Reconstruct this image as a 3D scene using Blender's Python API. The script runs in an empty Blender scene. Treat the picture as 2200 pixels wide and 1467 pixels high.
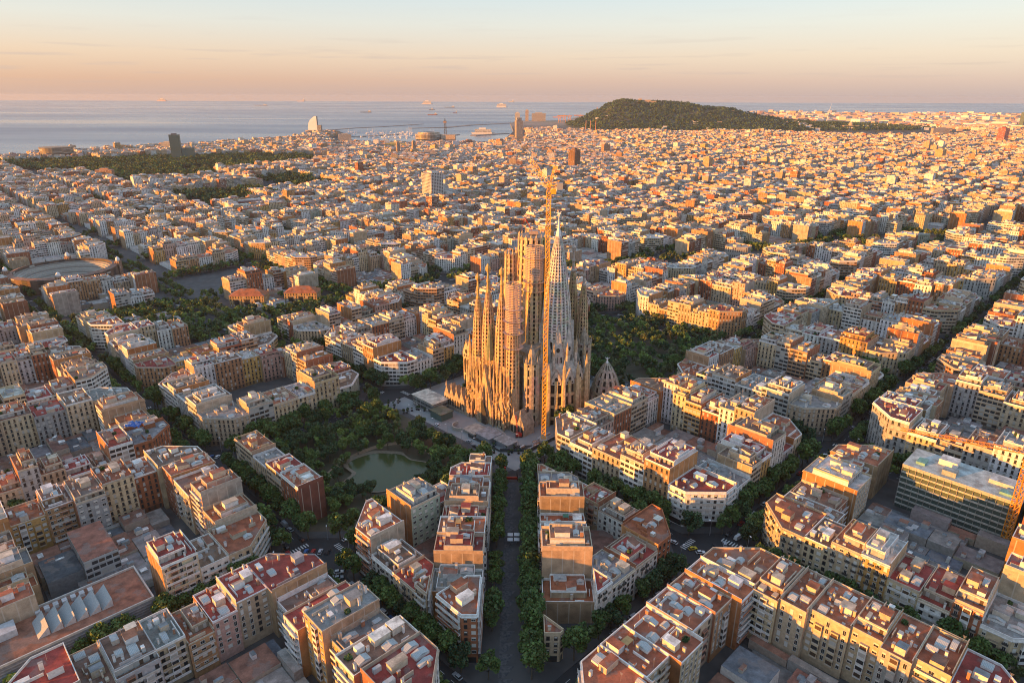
import bpy, math, random
import numpy as np
from mathutils import noise as mn
from mathutils import Vector, Matrix
rad = math.radians
sc = bpy.context.scene
COL = sc.collection
S2 = 2 ** 0.5

# ------------------------------------------------------------------ camera, light, world
CAM = (3.0, -353.0, 206.0); PITCH = rad(20.19); YAW = rad(.84); FPX = 1432.0
cd = bpy.data.cameras.new('camera'); cam = bpy.data.objects.new('camera', cd); COL.objects.link(cam)
cd.sensor_width = 36; cd.lens = 36 * FPX / 2200; cd.clip_start = 1; cd.clip_end = 120000
cam.matrix_world = Matrix.Translation(CAM) @ Matrix.Rotation(YAW, 4, 'Z') @ Matrix.Rotation(rad(90) - PITCH, 4, 'X') @ Matrix.Rotation(rad(0.17), 4, 'Z')
sc.camera = cam
sc.view_settings.view_transform = 'Standard'; sc.view_settings.look = 'None'
sc.view_settings.exposure = 1.2; sc.view_settings.gamma = 1; sc.view_settings.use_curve_mapping = False
SUN_EL = rad(5.8); SUN_AZ = rad(67)          # azimuth measured from -Y (behind the camera) towards -X
to_sun = Vector((-math.sin(SUN_AZ) * math.cos(SUN_EL), -math.cos(SUN_AZ) * math.cos(SUN_EL), math.sin(SUN_EL)))
ld = bpy.data.lights.new('sun', 'SUN'); sun = bpy.data.objects.new('sun', ld); COL.objects.link(sun)
ld.energy = 5.0; ld.angle = rad(0.55); ld.color = (1.0, 0.38, 0.04)
sun.rotation_euler = to_sun.to_track_quat('Z', 'Y').to_euler(); sun.location = (-300, -300, 400)

w = bpy.data.worlds.new("World"); sc.world = w; w.use_nodes = True
nt = w.node_tree; nt.nodes.clear(); N = nt.nodes.new; LK = nt.links.new
out = N('ShaderNodeOutputWorld')
sky = N('ShaderNodeTexSky'); sky.sky_type = 'NISHITA'; sky.sun_disc = False
sky.sun_elevation = SUN_EL; sky.sun_rotation = math.atan2(to_sun.x, to_sun.y)
b1 = N('ShaderNodeBackground'); b1.inputs[1].default_value = 0.03; LK(sky.outputs[0], b1.inputs[0])
tc = N('ShaderNodeTexCoord'); sp = N('ShaderNodeSeparateXYZ'); LK(tc.outputs['Generated'], sp.inputs[0])
def ramp(stops):
    r = N('ShaderNodeValToRGB'); e = r.color_ramp.elements
    while len(e) < len(stops): e.new(0.5)
    for k, (p, c) in enumerate(stops): e[k].position = p; e[k].color = (*c, 1)
    return r
rl = ramp([(0, (.62, .43, .38)), (.02, (.70, .43, .33)), (.05, (.79, .57, .45)), (.09, (.74, .71, .67)), (.13, (.62, .70, .74)), (.3, (.50, .66, .84)), (1, (.42, .58, .84))])
rr = ramp([(0, (.52, .42, .44)), (.02, (.60, .46, .46)), (.05, (.72, .58, .53)), (.09, (.70, .68, .67)), (.13, (.60, .69, .76)), (.3, (.50, .66, .84)), (1, (.42, .58, .84))])
LK(sp.outputs['Z'], rl.inputs[0]); LK(sp.outputs['Z'], rr.inputs[0])
mr = N('ShaderNodeMapRange'); mr.inputs[1].default_value = -.75; mr.inputs[2].default_value = .6; LK(sp.outputs['X'], mr.inputs[0])
mx = N('ShaderNodeMix'); mx.data_type = 'RGBA'; LK(mr.outputs[0], mx.inputs[0]); LK(rl.outputs[0], mx.inputs[6]); LK(rr.outputs[0], mx.inputs[7])
rc_ = ramp([(0, (.34, .42, .54)), (.10, (.46, .56, .70)), (.35, (.50, .66, .86)), (1, (.42, .58, .84))]); LK(sp.outputs['Z'], rc_.inputs[0])
my = N('ShaderNodeMapRange'); my.inputs[1].default_value = .45; my.inputs[2].default_value = -.35; LK(sp.outputs['Y'], my.inputs[0])
mxx = N('ShaderNodeMix'); mxx.data_type = 'RGBA'; LK(my.outputs[0], mxx.inputs[0]); LK(mx.outputs[2], mxx.inputs[6]); LK(rc_.outputs[0], mxx.inputs[7])
mp = N('ShaderNodeMapping'); mp.inputs[3].default_value = (5, 5, 95); LK(tc.outputs['Generated'], mp.inputs[0])
nz = N('ShaderNodeTexNoise'); nz.inputs['Scale'].default_value = 1.6; nz.inputs['Detail'].default_value = 6; LK(mp.outputs[0], nz.inputs['Vector'])
cr = ramp([(0, (0, 0, 0)), (.56, (0, 0, 0)), (.70, (1, 1, 1))]); LK(nz.outputs[0], cr.inputs[0])
zr = ramp([(0, (0, 0, 0)), (.035, (1, 1, 1)), (.075, (.25, .25, .25)), (.12, (0, 0, 0))]); LK(sp.outputs['Z'], zr.inputs[0])
mm = N('ShaderNodeMath'); mm.operation = 'MULTIPLY'; LK(cr.outputs[0], mm.inputs[0]); LK(zr.outputs[0], mm.inputs[1])
m3 = N('ShaderNodeMath'); m3.operation = 'MULTIPLY'; m3.inputs[1].default_value = .6; LK(mm.outputs[0], m3.inputs[0])
mc = N('ShaderNodeMix'); mc.data_type = 'RGBA'; LK(m3.outputs[0], mc.inputs[0]); LK(mxx.outputs[2], mc.inputs[6]); mc.inputs[7].default_value = (.52, .42, .44, 1)
b2 = N('ShaderNodeBackground'); b2.inputs[1].default_value = .395; LK(mc.outputs[2], b2.inputs[0])
ad = N('ShaderNodeAddShader'); LK(b1.outputs[0], ad.inputs[0]); LK(b2.outputs[0], ad.inputs[1]); LK(ad.outputs[0], out.inputs[0])
sc.cycles.max_bounces = 5; sc.cycles.diffuse_bounces = 3; sc.cycles.volume_bounces = 0; sc.cycles.use_denoising = True; sc.cycles.filter_width = 1.05

# ------------------------------------------------------------------ ground height and projection maths (for picking what is near)
def gz(x, y):
    u = (x + y) / S2; v = (-x + y) / S2
    return -.034 * min(max(v, -300), 600) + .008 * min(max(u, -300), 700)
SEA = -22.0
def proj(x, y, z):
    dx, dy = x - CAM[0], y - CAM[1]; c, s = math.cos(YAW), math.sin(YAW)
    X = dx * c + dy * s; Y = -dx * s + dy * c; d = CAM[2] - z
    zc = Y * math.cos(PITCH) + d * math.sin(PITCH)
    if zc < 5: return (-9999, -9999, zc)
    return (1100 + FPX * X / zc, 733.5 + FPX * (d * math.cos(PITCH) - Y * math.sin(PITCH)) / zc, zc)
def uv2w(u, v): return ((u - v) / S2, (u + v) / S2)

# ------------------------------------------------------------------ materials
def mat(name, build):
    m = bpy.data.materials.new(name); m.use_nodes = True; t = m.node_tree
    b = t.nodes['Principled BSDF']; b.inputs['Roughness'].default_value = .85
    build(t, b); return m
def nd(t, ty, **kw):
    n = t.nodes.new(ty)
    for k, v in kw.items(): setattr(n, k, v)
    return n
def mth(t, op, a, b=None, c=None):
    n = nd(t, 'ShaderNodeMath', operation=op)
    for k, v in enumerate((a, b, c)):
        if v is None: continue
        if isinstance(v, (int, float)): n.inputs[k].default_value = v
        else: t.links.new(v, n.inputs[k])
    return n.outputs[0]
def mixc(t, f, a, b, mode='MIX'):
    n = nd(t, 'ShaderNodeMix', data_type='RGBA', blend_type=mode)
    for k, v in ((0, f), (6, a), (7, b)):
        if isinstance(v, (int, float)): n.inputs[k].default_value = v
        elif isinstance(v, tuple): n.inputs[k].default_value = (*v, 1)
        else: t.links.new(v, n.inputs[k])
    return n.outputs[2]
def colattr(t): return nd(t, 'ShaderNodeVertexColor', layer_name='Col').outputs[0]
def noise(t, scale, detail=3, vec=None):
    n = nd(t, 'ShaderNodeTexNoise'); n.inputs['Scale'].default_value = scale; n.inputs['Detail'].default_value = detail
    if vec is None:
        g = nd(t, 'ShaderNodeNewGeometry'); vec = g.outputs['Position']
    t.links.new(vec, n.inputs['Vector']); return n.outputs[0]
def stain(t, c, lo=.72, hi=1.1, scale=.35):
    mrn = nd(t, 'ShaderNodeMapRange'); t.links.new(noise(t, scale, 5), mrn.inputs[0])
    mrn.inputs[1].default_value = .3; mrn.inputs[2].default_value = .7; mrn.inputs[3].default_value = lo; mrn.inputs[4].default_value = hi
    cb = nd(t, 'ShaderNodeCombineColor')
    for k in range(3): t.links.new(mrn.outputs[0], cb.inputs[k])
    return mixc(t, 1.0, c, cb.outputs[0], 'MULTIPLY')
def facade(band):
    def f(t, b):
        uv = nd(t, 'ShaderNodeUVMap', uv_map='UV'); s = nd(t, 'ShaderNodeSeparateXYZ'); t.links.new(uv.outputs[0], s.inputs[0])
        U, V = s.outputs[0], s.outputs[1]
        cu = mth(t, 'DIVIDE', U, 3.0); cv = mth(t, 'DIVIDE', mth(t, 'SUBTRACT', V, .9), 3.05)
        fu = mth(t, 'FRACT', cu); fv = mth(t, 'FRACT', cv)
        au = mth(t, 'ABSOLUTE', mth(t, 'SUBTRACT', fu, .5)); av = mth(t, 'ABSOLUTE', mth(t, 'SUBTRACT', fv, .5))
        cb = nd(t, 'ShaderNodeCombineXYZ'); t.links.new(mth(t, 'FLOOR', cu), cb.inputs[0]); t.links.new(mth(t, 'FLOOR', cv), cb.inputs[1])
        wn = nd(t, 'ShaderNodeTexWhiteNoise', noise_dimensions='2D'); t.links.new(cb.outputs[0], wn.inputs[0]); rnd = wn.outputs[0]
        if band: mask = mth(t, 'MULTIPLY', mth(t, 'LESS_THAN', au, .42), mth(t, 'LESS_THAN', av, .27))
        else: mask = mth(t, 'MULTIPLY', mth(t, 'LESS_THAN', au, .19), mth(t, 'LESS_THAN', av, .33))
        col = stain(t, colattr(t))
        shutter = mixc(t, mth(t, 'GREATER_THAN', rnd, .82), (.03, .035, .04), (.42, .40, .36))
        shutter = mixc(t, mth(t, 'LESS_THAN', rnd, .25), shutter, (.09, .06, .04))
        rail = mth(t, 'MULTIPLY', mth(t, 'LESS_THAN', fv, .22 if not band else .24), mth(t, 'LESS_THAN', au, .31 if not band else .48))
        if band: col = mixc(t, rail, col, mixc(t, .45, col, (.55, .52, .48)))
        else: col = mixc(t, mth(t, 'MULTIPLY', rail, .55), col, (.05, .045, .04))
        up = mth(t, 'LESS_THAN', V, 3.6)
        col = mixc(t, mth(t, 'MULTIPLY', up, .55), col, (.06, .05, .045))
        t.links.new(mixc(t, mask, col, shutter), b.inputs['Base Color'])
        t.links.new(mth(t, 'SUBTRACT', .85, mth(t, 'MULTIPLY', mask, .5)), b.inputs['Roughness'])
    return f
def party(t, b):
    uv = nd(t, 'ShaderNodeUVMap', uv_map='UV'); s = nd(t, 'ShaderNodeSeparateXYZ'); t.links.new(uv.outputs[0], s.inputs[0])
    fu = mth(t, 'FRACT', mth(t, 'DIVIDE', s.outputs[0], 4.6))
    br = nd(t, 'ShaderNodeTexBrick'); t.links.new(uv.outputs[0], br.inputs[0]); br.inputs['Scale'].default_value = 2.2
    br.inputs['Color1'].default_value = (1, 1, 1, 1); br.inputs['Color2'].default_value = (.75, .72, .7, 1); br.inputs['Mortar'].default_value = (.85, .85, .85, 1)
    c = mixc(t, 1., stain(t, colattr(t), .6, 1.15, .22), br.outputs[0], 'MULTIPLY')
    g = nd(t, 'ShaderNodeNewGeometry')
    c = mixc(t, mth(t, 'MULTIPLY', mth(t, 'LESS_THAN', fu, .09), .6), c, (.52, .46, .38))
    t.links.new(c, b.inputs['Base Color'])
def roofm(t, b):
    c = stain(t, colattr(t), .55, 1.25, .28)
    pm = nd(t, 'ShaderNodeMapRange'); t.links.new(noise(t, .13, 4), pm.inputs[0]); pm.inputs[1].default_value = .56; pm.inputs[2].default_value = .6; pm.inputs[4].default_value = .5
    c = mixc(t, pm.outputs[0], c, (.20, .17, .15))
    c = mixc(t, .35, c, stain(t, c, .5, 1.4, 1.7))
    t.links.new(c, b.inputs['Base Color'])
def plain(t, b): t.links.new(stain(t, colattr(t), .75, 1.08, .8), b.inputs['Base Color'])
def glass(t, b):
    br = nd(t, 'ShaderNodeTexBrick'); br.offset = 0; br.inputs['Scale'].default_value = 1.1
    uv = nd(t, 'ShaderNodeUVMap', uv_map='UV'); t.links.new(uv.outputs[0], br.inputs[0])
    br.inputs['Color1'].default_value = (.12, .19, .22, 1); br.inputs['Color2'].default_value = (.24, .32, .36, 1); br.inputs['Mortar'].default_value = (.5, .5, .48, 1)
    br.inputs['Mortar Size'].default_value = .06
    t.links.new(br.outputs[0], b.inputs['Base Color']); b.inputs['Roughness'].default_value = .25
def leafm(t, b):
    oi = nd(t, 'ShaderNodeObjectInfo')
    c = mixc(t, oi.outputs['Random'], (.75, .8, .75), (1.25, 1.15, 1.0))
    t.links.new(mixc(t, 1., colattr(t), c, 'MULTIPLY'), b.inputs['Base Color']); b.inputs['Roughness'].default_value = .7
    b.inputs['Subsurface Weight'].default_value = 0
def flat(c, r=.8, metal=0):
    def f(t, b): b.inputs['Base Color'].default_value = (*c, 1); b.inputs['Roughness'].default_value = r; b.inputs['Metallic'].default_value = metal
    return f
def noisy(c1, c2, scale, r=.9):
    def f(t, b): 
        mrn = nd(t, 'ShaderNodeMapRange'); t.links.new(noise(t, scale, 6), mrn.inputs[0]); mrn.inputs[1].default_value = .35; mrn.inputs[2].default_value = .65
        t.links.new(mixc(t, mrn.outputs[0], c1, c2), b.inputs['Base Color']); b.inputs['Roughness'].default_value = r
    return f
def stone(t, b):
    c = stain(t, colattr(t), .6, 1.15, .5); c = mixc(t, .5, c, stain(t, c, .55, 1.3, 2.5))
    t.links.new(c, b.inputs['Base Color'])
    bm = nd(t, 'ShaderNodeBump'); bm.inputs['Distance'].default_value = .5; bm.inputs['Strength'].default_value = .7
    t.links.new(noise(t, 1.2, 5), bm.inputs['Height']); t.links.new(bm.outputs[0], b.inputs['Normal'])
def waterm(t, b):
    b.inputs['Base Color'].default_value = (.10, .15, .21, 1); b.inputs['Specular IOR Level'].default_value = .38
    g = nd(t, 'ShaderNodeNewGeometry'); m = nd(t, 'ShaderNodeMapping'); m.inputs[3].default_value = (.0006, .0022, 1); m.inputs[2].default_value = (0, 0, .35); t.links.new(g.outputs['Position'], m.inputs[0])
    n = nd(t, 'ShaderNodeTexNoise'); n.inputs['Scale'].default_value = .5; n.inputs['Detail'].default_value = 8; t.links.new(m.outputs[0], n.inputs['Vector'])
    r = nd(t, 'ShaderNodeMapRange'); t.links.new(n.outputs[0], r.inputs[0]); r.inputs[1].default_value = .35; r.inputs[2].default_value = .65; r.inputs[3].default_value = .18; r.inputs[4].default_value = .42
    t.links.new(r.outputs[0], b.inputs['Roughness'])
    bm = nd(t, 'ShaderNodeBump'); bm.inputs['Distance'].default_value = 1.; bm.inputs['Strength'].default_value = .2
    t.links.new(noise(t, .05, 6), bm.inputs['Height']); t.links.new(bm.outputs[0], b.inputs['Normal'])
def pondm(t, b):
    bm = nd(t, 'ShaderNodeBump'); bm.inputs['Distance'].default_value = .2; bm.inputs['Strength'].default_value = .3; t.links.new(noise(t, 1.3, 3), bm.inputs['Height']); t.links.new(bm.outputs[0], b.inputs['Normal'])
    b.inputs['Base Color'].default_value = (.055, .068, .025, 1); b.inputs['Roughness'].default_value = .12; b.inputs['Specular IOR Level'].default_value = .3
def groundm(t, b):
    g = nd(t, 'ShaderNodeNewGeometry'); s = nd(t, 'ShaderNodeSeparateXYZ'); t.links.new(g.outputs['Position'], s.inputs[0])
    c = mixc(t, noise(t, .25, 6), (.018, .021, .024), (.035, .037, .040))
    mrn = nd(t, 'ShaderNodeMapRange'); t.links.new(noise(t, .004, 8), mrn.inputs[0]); mrn.inputs[1].default_value = .4; mrn.inputs[2].default_value = .6
    land = mixc(t, mrn.outputs[0], (.16, .15, .10), (.34, .24, .19))
    r = nd(t, 'ShaderNodeMapRange'); t.links.new(s.outputs[1], r.inputs[0]); r.inputs[1].default_value = 4500; r.inputs[2].default_value = 5800
    t.links.new(mixc(t, r.outputs[0], c, land), b.inputs['Base Color'])
M = {}
for n_, f_ in dict(facade=facade(False), facade_band=facade(True), party=party, roof=roofm, plain=plain, glass=glass, leaf=leafm, stone=stone,
                   bark=flat((.10, .075, .05)), water=waterm, pond=pondm, ground=groundm,
                   pave=noisy((.055, .057, .06), (.09, .09, .088), .12), plaza=noisy((.20, .21, .22), (.29, .29, .28), .07), promenade=noisy((.05, .055, .065), (.12, .12, .12), .9), soil=noisy((.035, .04, .018), (.11, .085, .055), .06),
                   stripe=flat((.6, .6, .58)), dark=flat((.025, .028, .032), .35), frame=flat((.55, .53, .48), .6), iron=flat((.06, .055, .05), .6), slab=flat((.5, .47, .42)),
                   blind=flat((.62, .60, .55), .6), yellow=flat((.78, .42, .03), .5), orange=flat((.65, .27, .03), .5), net=flat((.55, .40, .34), .8), void=flat((.035, .03, .025), .9),
                   white=flat((.7, .7, .7), .4), red=flat((.4, .03, .02), .4), grey=flat((.3, .3, .31), .6), blue=flat((.03, .12, .4), .5), green=flat((.04, .12, .10), .3), carglass=flat((.02, .025, .03), .1),
                   hill=noisy((.02, .03, .014), (.10, .09, .05), .012), officeglass=flat((.055, .085, .075), .6), curtain=flat((.075, .12, .105), .6), void2=flat((.14, .125, .11), .9)).items():
    M[n_] = mat(n_, f_)

# ------------------------------------------------------------------ geometry builder
BOXF = np.array([[0, 1, 5, 4], [1, 2, 6, 5], [2, 3, 7, 6], [3, 0, 4, 7], [4, 5, 6, 7]])
class Geo:
    def __init__(s): s.box = []; s.pol = []; s.mats = []
    def mi(s, m):
        if m not in s.mats: s.mats.append(m)
        return s.mats.index(m)
    def b(s, o, t, s0, s1, d0, d1, z0, z1, c, ct=None, m='plain', mt=None, ms=None, mb=None, zr=None):
        """box in the frame o + t*s + n*d; m front, ms sides, mb back, mt top"""
        ct = ct or c; mt = mt or m; ms = ms or m; mb = mb or m; zr = z0 if zr is None else zr
        s.box.append((o[0], o[1], t[0], t[1], s0, s1, d0, d1, z0, z1, *c, *ct, s.mi(m), s.mi(ms), s.mi(mb), s.mi(mt), zr))
    def q(s, pts, c, m='plain', uv=None):
        if uv is None:
            a = Vector(pts[0]); e = (Vector(pts[1]) - a); L = e.length or 1; e = e / L
            nn = e.cross(Vector(pts[-1]) - a); 
            f = nn.cross(e); f = f / (f.length or 1)
            uv = [((Vector(p) - a).dot(e), (Vector(p) - a).dot(f)) for p in pts]
        s.pol.append((pts, c, s.mi(m), uv))
    def prism(s, poly, z0, z1, c, ct=None, mats=None, mt='roof', zr=None, top=True, uoff=0, scales=None):
        zr = z0 if zr is None else zr; n = len(poly)
        for k in range(n):
            a, b_ = poly[k], poly[(k + 1) % n]; L = math.hypot(b_[0] - a[0], b_[1] - a[1])
            if L < .05: continue
            nw = max(1, round(L / 3.0)) * 3.0
            mm_ = mats[k] if mats else 'plain'
            W_ = nw if mm_ in ('facade', 'facade_band') else L
            s.pol.append(([(*a, z0), (*b_, z0), (*b_, z1), (*a, z1)], c[k] if isinstance(c, list) else c, s.mi(mm_), [(uoff, z0 - zr), (uoff + W_, z0 - zr), (uoff + W_, z1 - zr), (uoff, z1 - zr)]))
        if top: s.pol.append(([(*p, z1) for p in poly], ct or c, s.mi(mt), [(p[0], p[1]) for p in poly]))
    def tube(s, p0, p1, r0, r1, c, m='plain', n=6, cap=True):
        p0, p1 = Vector(p0), Vector(p1); ax = (p1 - p0).normalized(); e = ax.orthogonal().normalized(); f = ax.cross(e)
        a = [p0 + (e * math.cos(k * math.tau / n) + f * math.sin(k * math.tau / n)) * r0 for k in range(n)]
        b_ = [p1 + (e * math.cos(k * math.tau / n) + f * math.sin(k * math.tau / n)) * r1 for k in range(n)]
        for k in range(n):
            j = (k + 1) % n; s.pol.append(([tuple(a[k]), tuple(a[j]), tuple(b_[j]), tuple(b_[k])], c, s.mi(m), [(0, 0), (1, 0), (1, 1), (0, 1)]))
        if cap and r1 > .02: s.pol.append(([tuple(v) for v in b_], c, s.mi(m), [(0, 0)] * n))
    def lathe(s, c0, prof, c, m='plain', n=12, a0=0):
        x, y = c0
        for (r0, z0), (r1, z1) in zip(prof[:-1], prof[1:]):
            for k in range(n):
                A, B = a0 + k * math.tau / n, a0 + (k + 1) * math.tau / n
                s.pol.append(([(x + r0 * math.cos(A), y + r0 * math.sin(A), z0), (x + r0 * math.cos(B), y + r0 * math.sin(B), z0), (x + r1 * math.cos(B), y + r1 * math.sin(B), z1), (x + r1 * math.cos(A), y + r1 * math.sin(A), z1)],
                              c, s.mi(m), [(k, z0), (k + 1, z0), (k + 1, z1), (k, z1)]))
    def empty(s): return not s.box and not s.pol
    def mesh(s, name, off=(0, 0, 0)):
        V = []; LI = []; TOT = []; MI = []; CO = []; UV = []; nv = 0
        if s.box:
            B = np.array(s.box, dtype=np.float64); n = len(B); o = B[:, 0:2]; t = B[:, 2:4]; nn = np.stack([-t[:, 1], t[:, 0]], 1)
            S = B[:, [4, 5, 5, 4]]; D = B[:, [6, 6, 7, 7]]
            xy = o[:, None] + t[:, None] * S[..., None] + nn[:, None] * D[..., None]
            v = np.zeros((n, 8, 3)); v[:, :4, :2] = xy; v[:, 4:, :2] = xy; v[:, :4, 2] = B[:, 8:9]; v[:, 4:, 2] = B[:, 9:10]
            V.append(v.reshape(-1, 3)); LI.append((BOXF[None] + (np.arange(n) * 8)[:, None, None]).reshape(-1)); TOT.append(np.full(n * 5, 4))
            MI.append(np.stack([B[:, 16], B[:, 17], B[:, 18], B[:, 17], B[:, 19]], 1).reshape(-1))
            c = np.ones((n, 5, 4, 4)); c[:, :4, :, :3] = B[:, None, None, 10:13]; c[:, 4, :, :3] = B[:, None, 13:16]; CO.append(c.reshape(-1, 4))
            L = B[:, 5] - B[:, 4]; Dd = B[:, 7] - B[:, 6]; za = B[:, 8] - B[:, 20]; zb = B[:, 9] - B[:, 20]
            u = np.zeros((n, 5, 4, 2))
            for k, W in enumerate((L, Dd, L, Dd)):
                Wc = np.maximum(1, np.round(W / 3)) * 3
                u[:, k, 1, 0] = Wc; u[:, k, 2, 0] = Wc; u[:, k, 0, 1] = za; u[:, k, 1, 1] = za; u[:, k, 2, 1] = zb; u[:, k, 3, 1] = zb
            u[:, 4, 1, 0] = L; u[:, 4, 2, 0] = L; u[:, 4, 2, 1] = Dd; u[:, 4, 3, 1] = Dd
            u[..., 0] += ((np.arange(n) * 7) % 97 * 3.)[:, None, None]
            UV.append(u.reshape(-1, 2)); nv = n * 8
        if s.pol:
            pv = []; li = []; tt = []; mi = []; co = []; uu = []
            for pts, c, m_, uv in s.pol:
                k = len(pts); pv.extend(pts); li.extend(range(nv, nv + k)); nv += k; tt.append(k); mi.append(m_)
                co.extend([(c[0], c[1], c[2], 1.)] * k); uu.extend(uv)
            V.append(np.array(pv, dtype=np.float64)); LI.append(np.array(li)); TOT.append(np.array(tt)); MI.append(np.array(mi)); CO.append(np.array(co)); UV.append(np.array(uu, dtype=np.float64))
        V = np.concatenate(V) - np.array(off); LI = np.concatenate(LI); TOT = np.concatenate(TOT); MI = np.concatenate(MI); CO = np.concatenate(CO); UV = np.concatenate(UV)
        me = bpy.data.meshes.new(name)
        me.vertices.add(len(V)); me.vertices.foreach_set('co', V.astype(np.float32).ravel())
        me.loops.add(len(LI)); me.loops.foreach_set('vertex_index', LI.astype(np.int32))
        me.polygons.add(len(TOT)); st = np.concatenate([[0], np.cumsum(TOT)[:-1]])
        me.polygons.foreach_set('loop_start', st.astype(np.int32)); me.polygons.foreach_set('loop_total', TOT.astype(np.int32))
        me.polygons.foreach_set('material_index', MI.astype(np.int32))
        a = me.color_attributes.new('Col', 'FLOAT_COLOR', 'CORNER'); a.data.foreach_set('color', CO.astype(np.float32).ravel())
        l = me.uv_layers.new(name='UV'); l.data.foreach_set('uv', UV.astype(np.float32).ravel())
        for m_ in s.mats: me.materials.append(M[m_])
        me.update(calc_edges=True); me.shade_flat()
        return me
    def obj(s, name, parent=None, off=(0, 0, 0)):
        if s.empty(): return None
        o = bpy.data.objects.new(name, s.mesh(name, off)); COL.objects.link(o)
        if parent is not None: o.parent = parent
        else: o.location = off
        return o
def tag(o, label=None, cat=None, group=None, kind=None):
    if label: o['label'] = label
    if cat: o['category'] = cat
    if group: o['group'] = group
    if kind: o['kind'] = kind
    return o
def empty(name, loc, label, cat, group=None):
    o = bpy.data.objects.new(name, None); COL.objects.link(o); o.location = loc; o.empty_display_size = 1
    return tag(o, label, cat, group)

def clip(poly, fl, a, b, c):
    """keep a*x+b*y<=c; fl are edge flags; the new edge is 'R'"""
    outp, outf = [], []
    n = len(poly)
    for k in range(n):
        p, q = poly[k], poly[(k + 1) % n]; dp = a * p[0] + b * p[1] - c; dq = a * q[0] + b * q[1] - c
        if dp <= 0: outp.append(p); outf.append(fl[k])
        if (dp <= 0) != (dq <= 0):
            tt = dp / (dp - dq); r = (p[0] + (q[0] - p[0]) * tt, p[1] + (q[1] - p[1]) * tt)
            if dp <= 0: outp.append(r); outf.append('R')
            else: outp.append(r); outf.append(fl[k])
    return outp, outf
def inset(poly, w_):
    n = len(poly); res = []
    for k in range(n):
        a, b_, c = poly[k - 1], poly[k], poly[(k + 1) % n]
        def ln(p, q):
            dx, dy = q[0] - p[0], q[1] - p[1]; L = math.hypot(dx, dy) or 1
            return (-dy / L, dx / L, dx / L, dy / L)
        n1, n2 = ln(a, b_), ln(b_, c)
        det = n1[0] * n2[1] - n1[1] * n2[0]
        c1 = n1[0] * b_[0] + n1[1] * b_[1] + w_; c2 = n2[0] * b_[0] + n2[1] * b_[1] + w_
        if abs(det) < .05: res.append((b_[0] + n1[0] * w_, b_[1] + n1[1] * w_))
        else: res.append(((c1 * n2[1] - c2 * n1[1]) / det, (n1[0] * c2 - n2[0] * c1) / det))
    return res
def area(p): return .5 * sum(p[k][0] * p[(k + 1) % len(p)][1] - p[(k + 1) % len(p)][0] * p[k][1] for k in range(len(p)))
def inside(p, poly):
    for k in range(len(poly)):
        a, b_ = poly[k], poly[(k + 1) % len(poly)]
        if (b_[0] - a[0]) * (p[1] - a[1]) - (b_[1] - a[1]) * (p[0] - a[0]) < 0: return False
    return True

# ------------------------------------------------------------------ palettes
WALLS = [('cream', (.58, .46, .30), 5), ('white', (.74, .73, .70), 7.5), ('beige', (.47, .36, .24), 4), ('brick red', (.36, .13, .06), 3), ('ochre', (.53, .32, .11), 2),
         ('pink', (.52, .34, .27), 1.5), ('grey', (.40, .39, .37), 2), ('tan brick', (.43, .24, .12), 2.5), ('pale green', (.38, .42, .34), .5)]
ROOFS = [('terracotta', (.36, .115, .055), 5), ('dark red', (.32, .055, .04), 2), ('brown', (.22, .125, .085), 3), ('grey', (.26, .255, .25), 1.5), ('pale', (.50, .47, .43), 1)]
PARTY = [(.46, .19, .07), (.50, .25, .10), (.42, .29, .17), (.58, .48, .34), (.48, .42, .34), (.36, .15, .08), (.52, .38, .24)]
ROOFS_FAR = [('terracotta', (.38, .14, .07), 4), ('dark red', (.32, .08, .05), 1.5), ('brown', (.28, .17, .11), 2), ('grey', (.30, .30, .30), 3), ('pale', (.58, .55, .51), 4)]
def pick(rng, L):
    r = rng.random() * sum(x[2] for x in L)
    for x in L:
        r -= x[2]
        if r <= 0: return x
    return L[-1]
def var(rng, c, a=.08):
    k = 1 + rng.uniform(-a, a) * 1.5
    return tuple(max(.01, min(.85, v * k * (1 + rng.uniform(-a, a) * .4))) for v in c)
WHITE = (.74, .73, .70)

# ------------------------------------------------------------------ lots of the city blocks
P_ = 400 / 3; BL = P_ - 20
def block_frame(i, j, k):
    cu, cv = P_ * i + 10 + BL / 2, P_ * j + 10 + BL / 2
    ca, sa = round(math.cos(k * math.pi / 2)), round(math.sin(k * math.pi / 2))
    def f(p, q):
        a, b_ = p - BL / 2, q - BL / 2
        return uv2w(cu + a * ca - b_ * sa, cv + a * sa + b_ * ca)
    return f
SIDES = ['near-right', 'far-right', 'far-left', 'near-left']; CORN = ['near', 'right', 'far', 'left']
def mklot(poly, fl, rng, **kw):
    nf = kw.get('nf') or rng.choice([5, 6, 6, 7, 7, 7, 8, 8, 9])
    d = dict(poly=poly, fl=fl, nf=nf, seed=rng.randrange(1 << 30), wall=pick(rng, WALLS), roof=pick(rng, ROOFS), band=rng.random() < .45,
             c=(sum(p[0] for p in poly) / len(poly), sum(p[1] for p in poly) / len(poly)))
    d.update({k: v for k, v in kw.items() if k != 'nf'})
    d['H'] = kw.get('H') or 4.2 + 3.05 * (nf - 1); d['z'] = gz(*d['c'])
    return d
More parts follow.
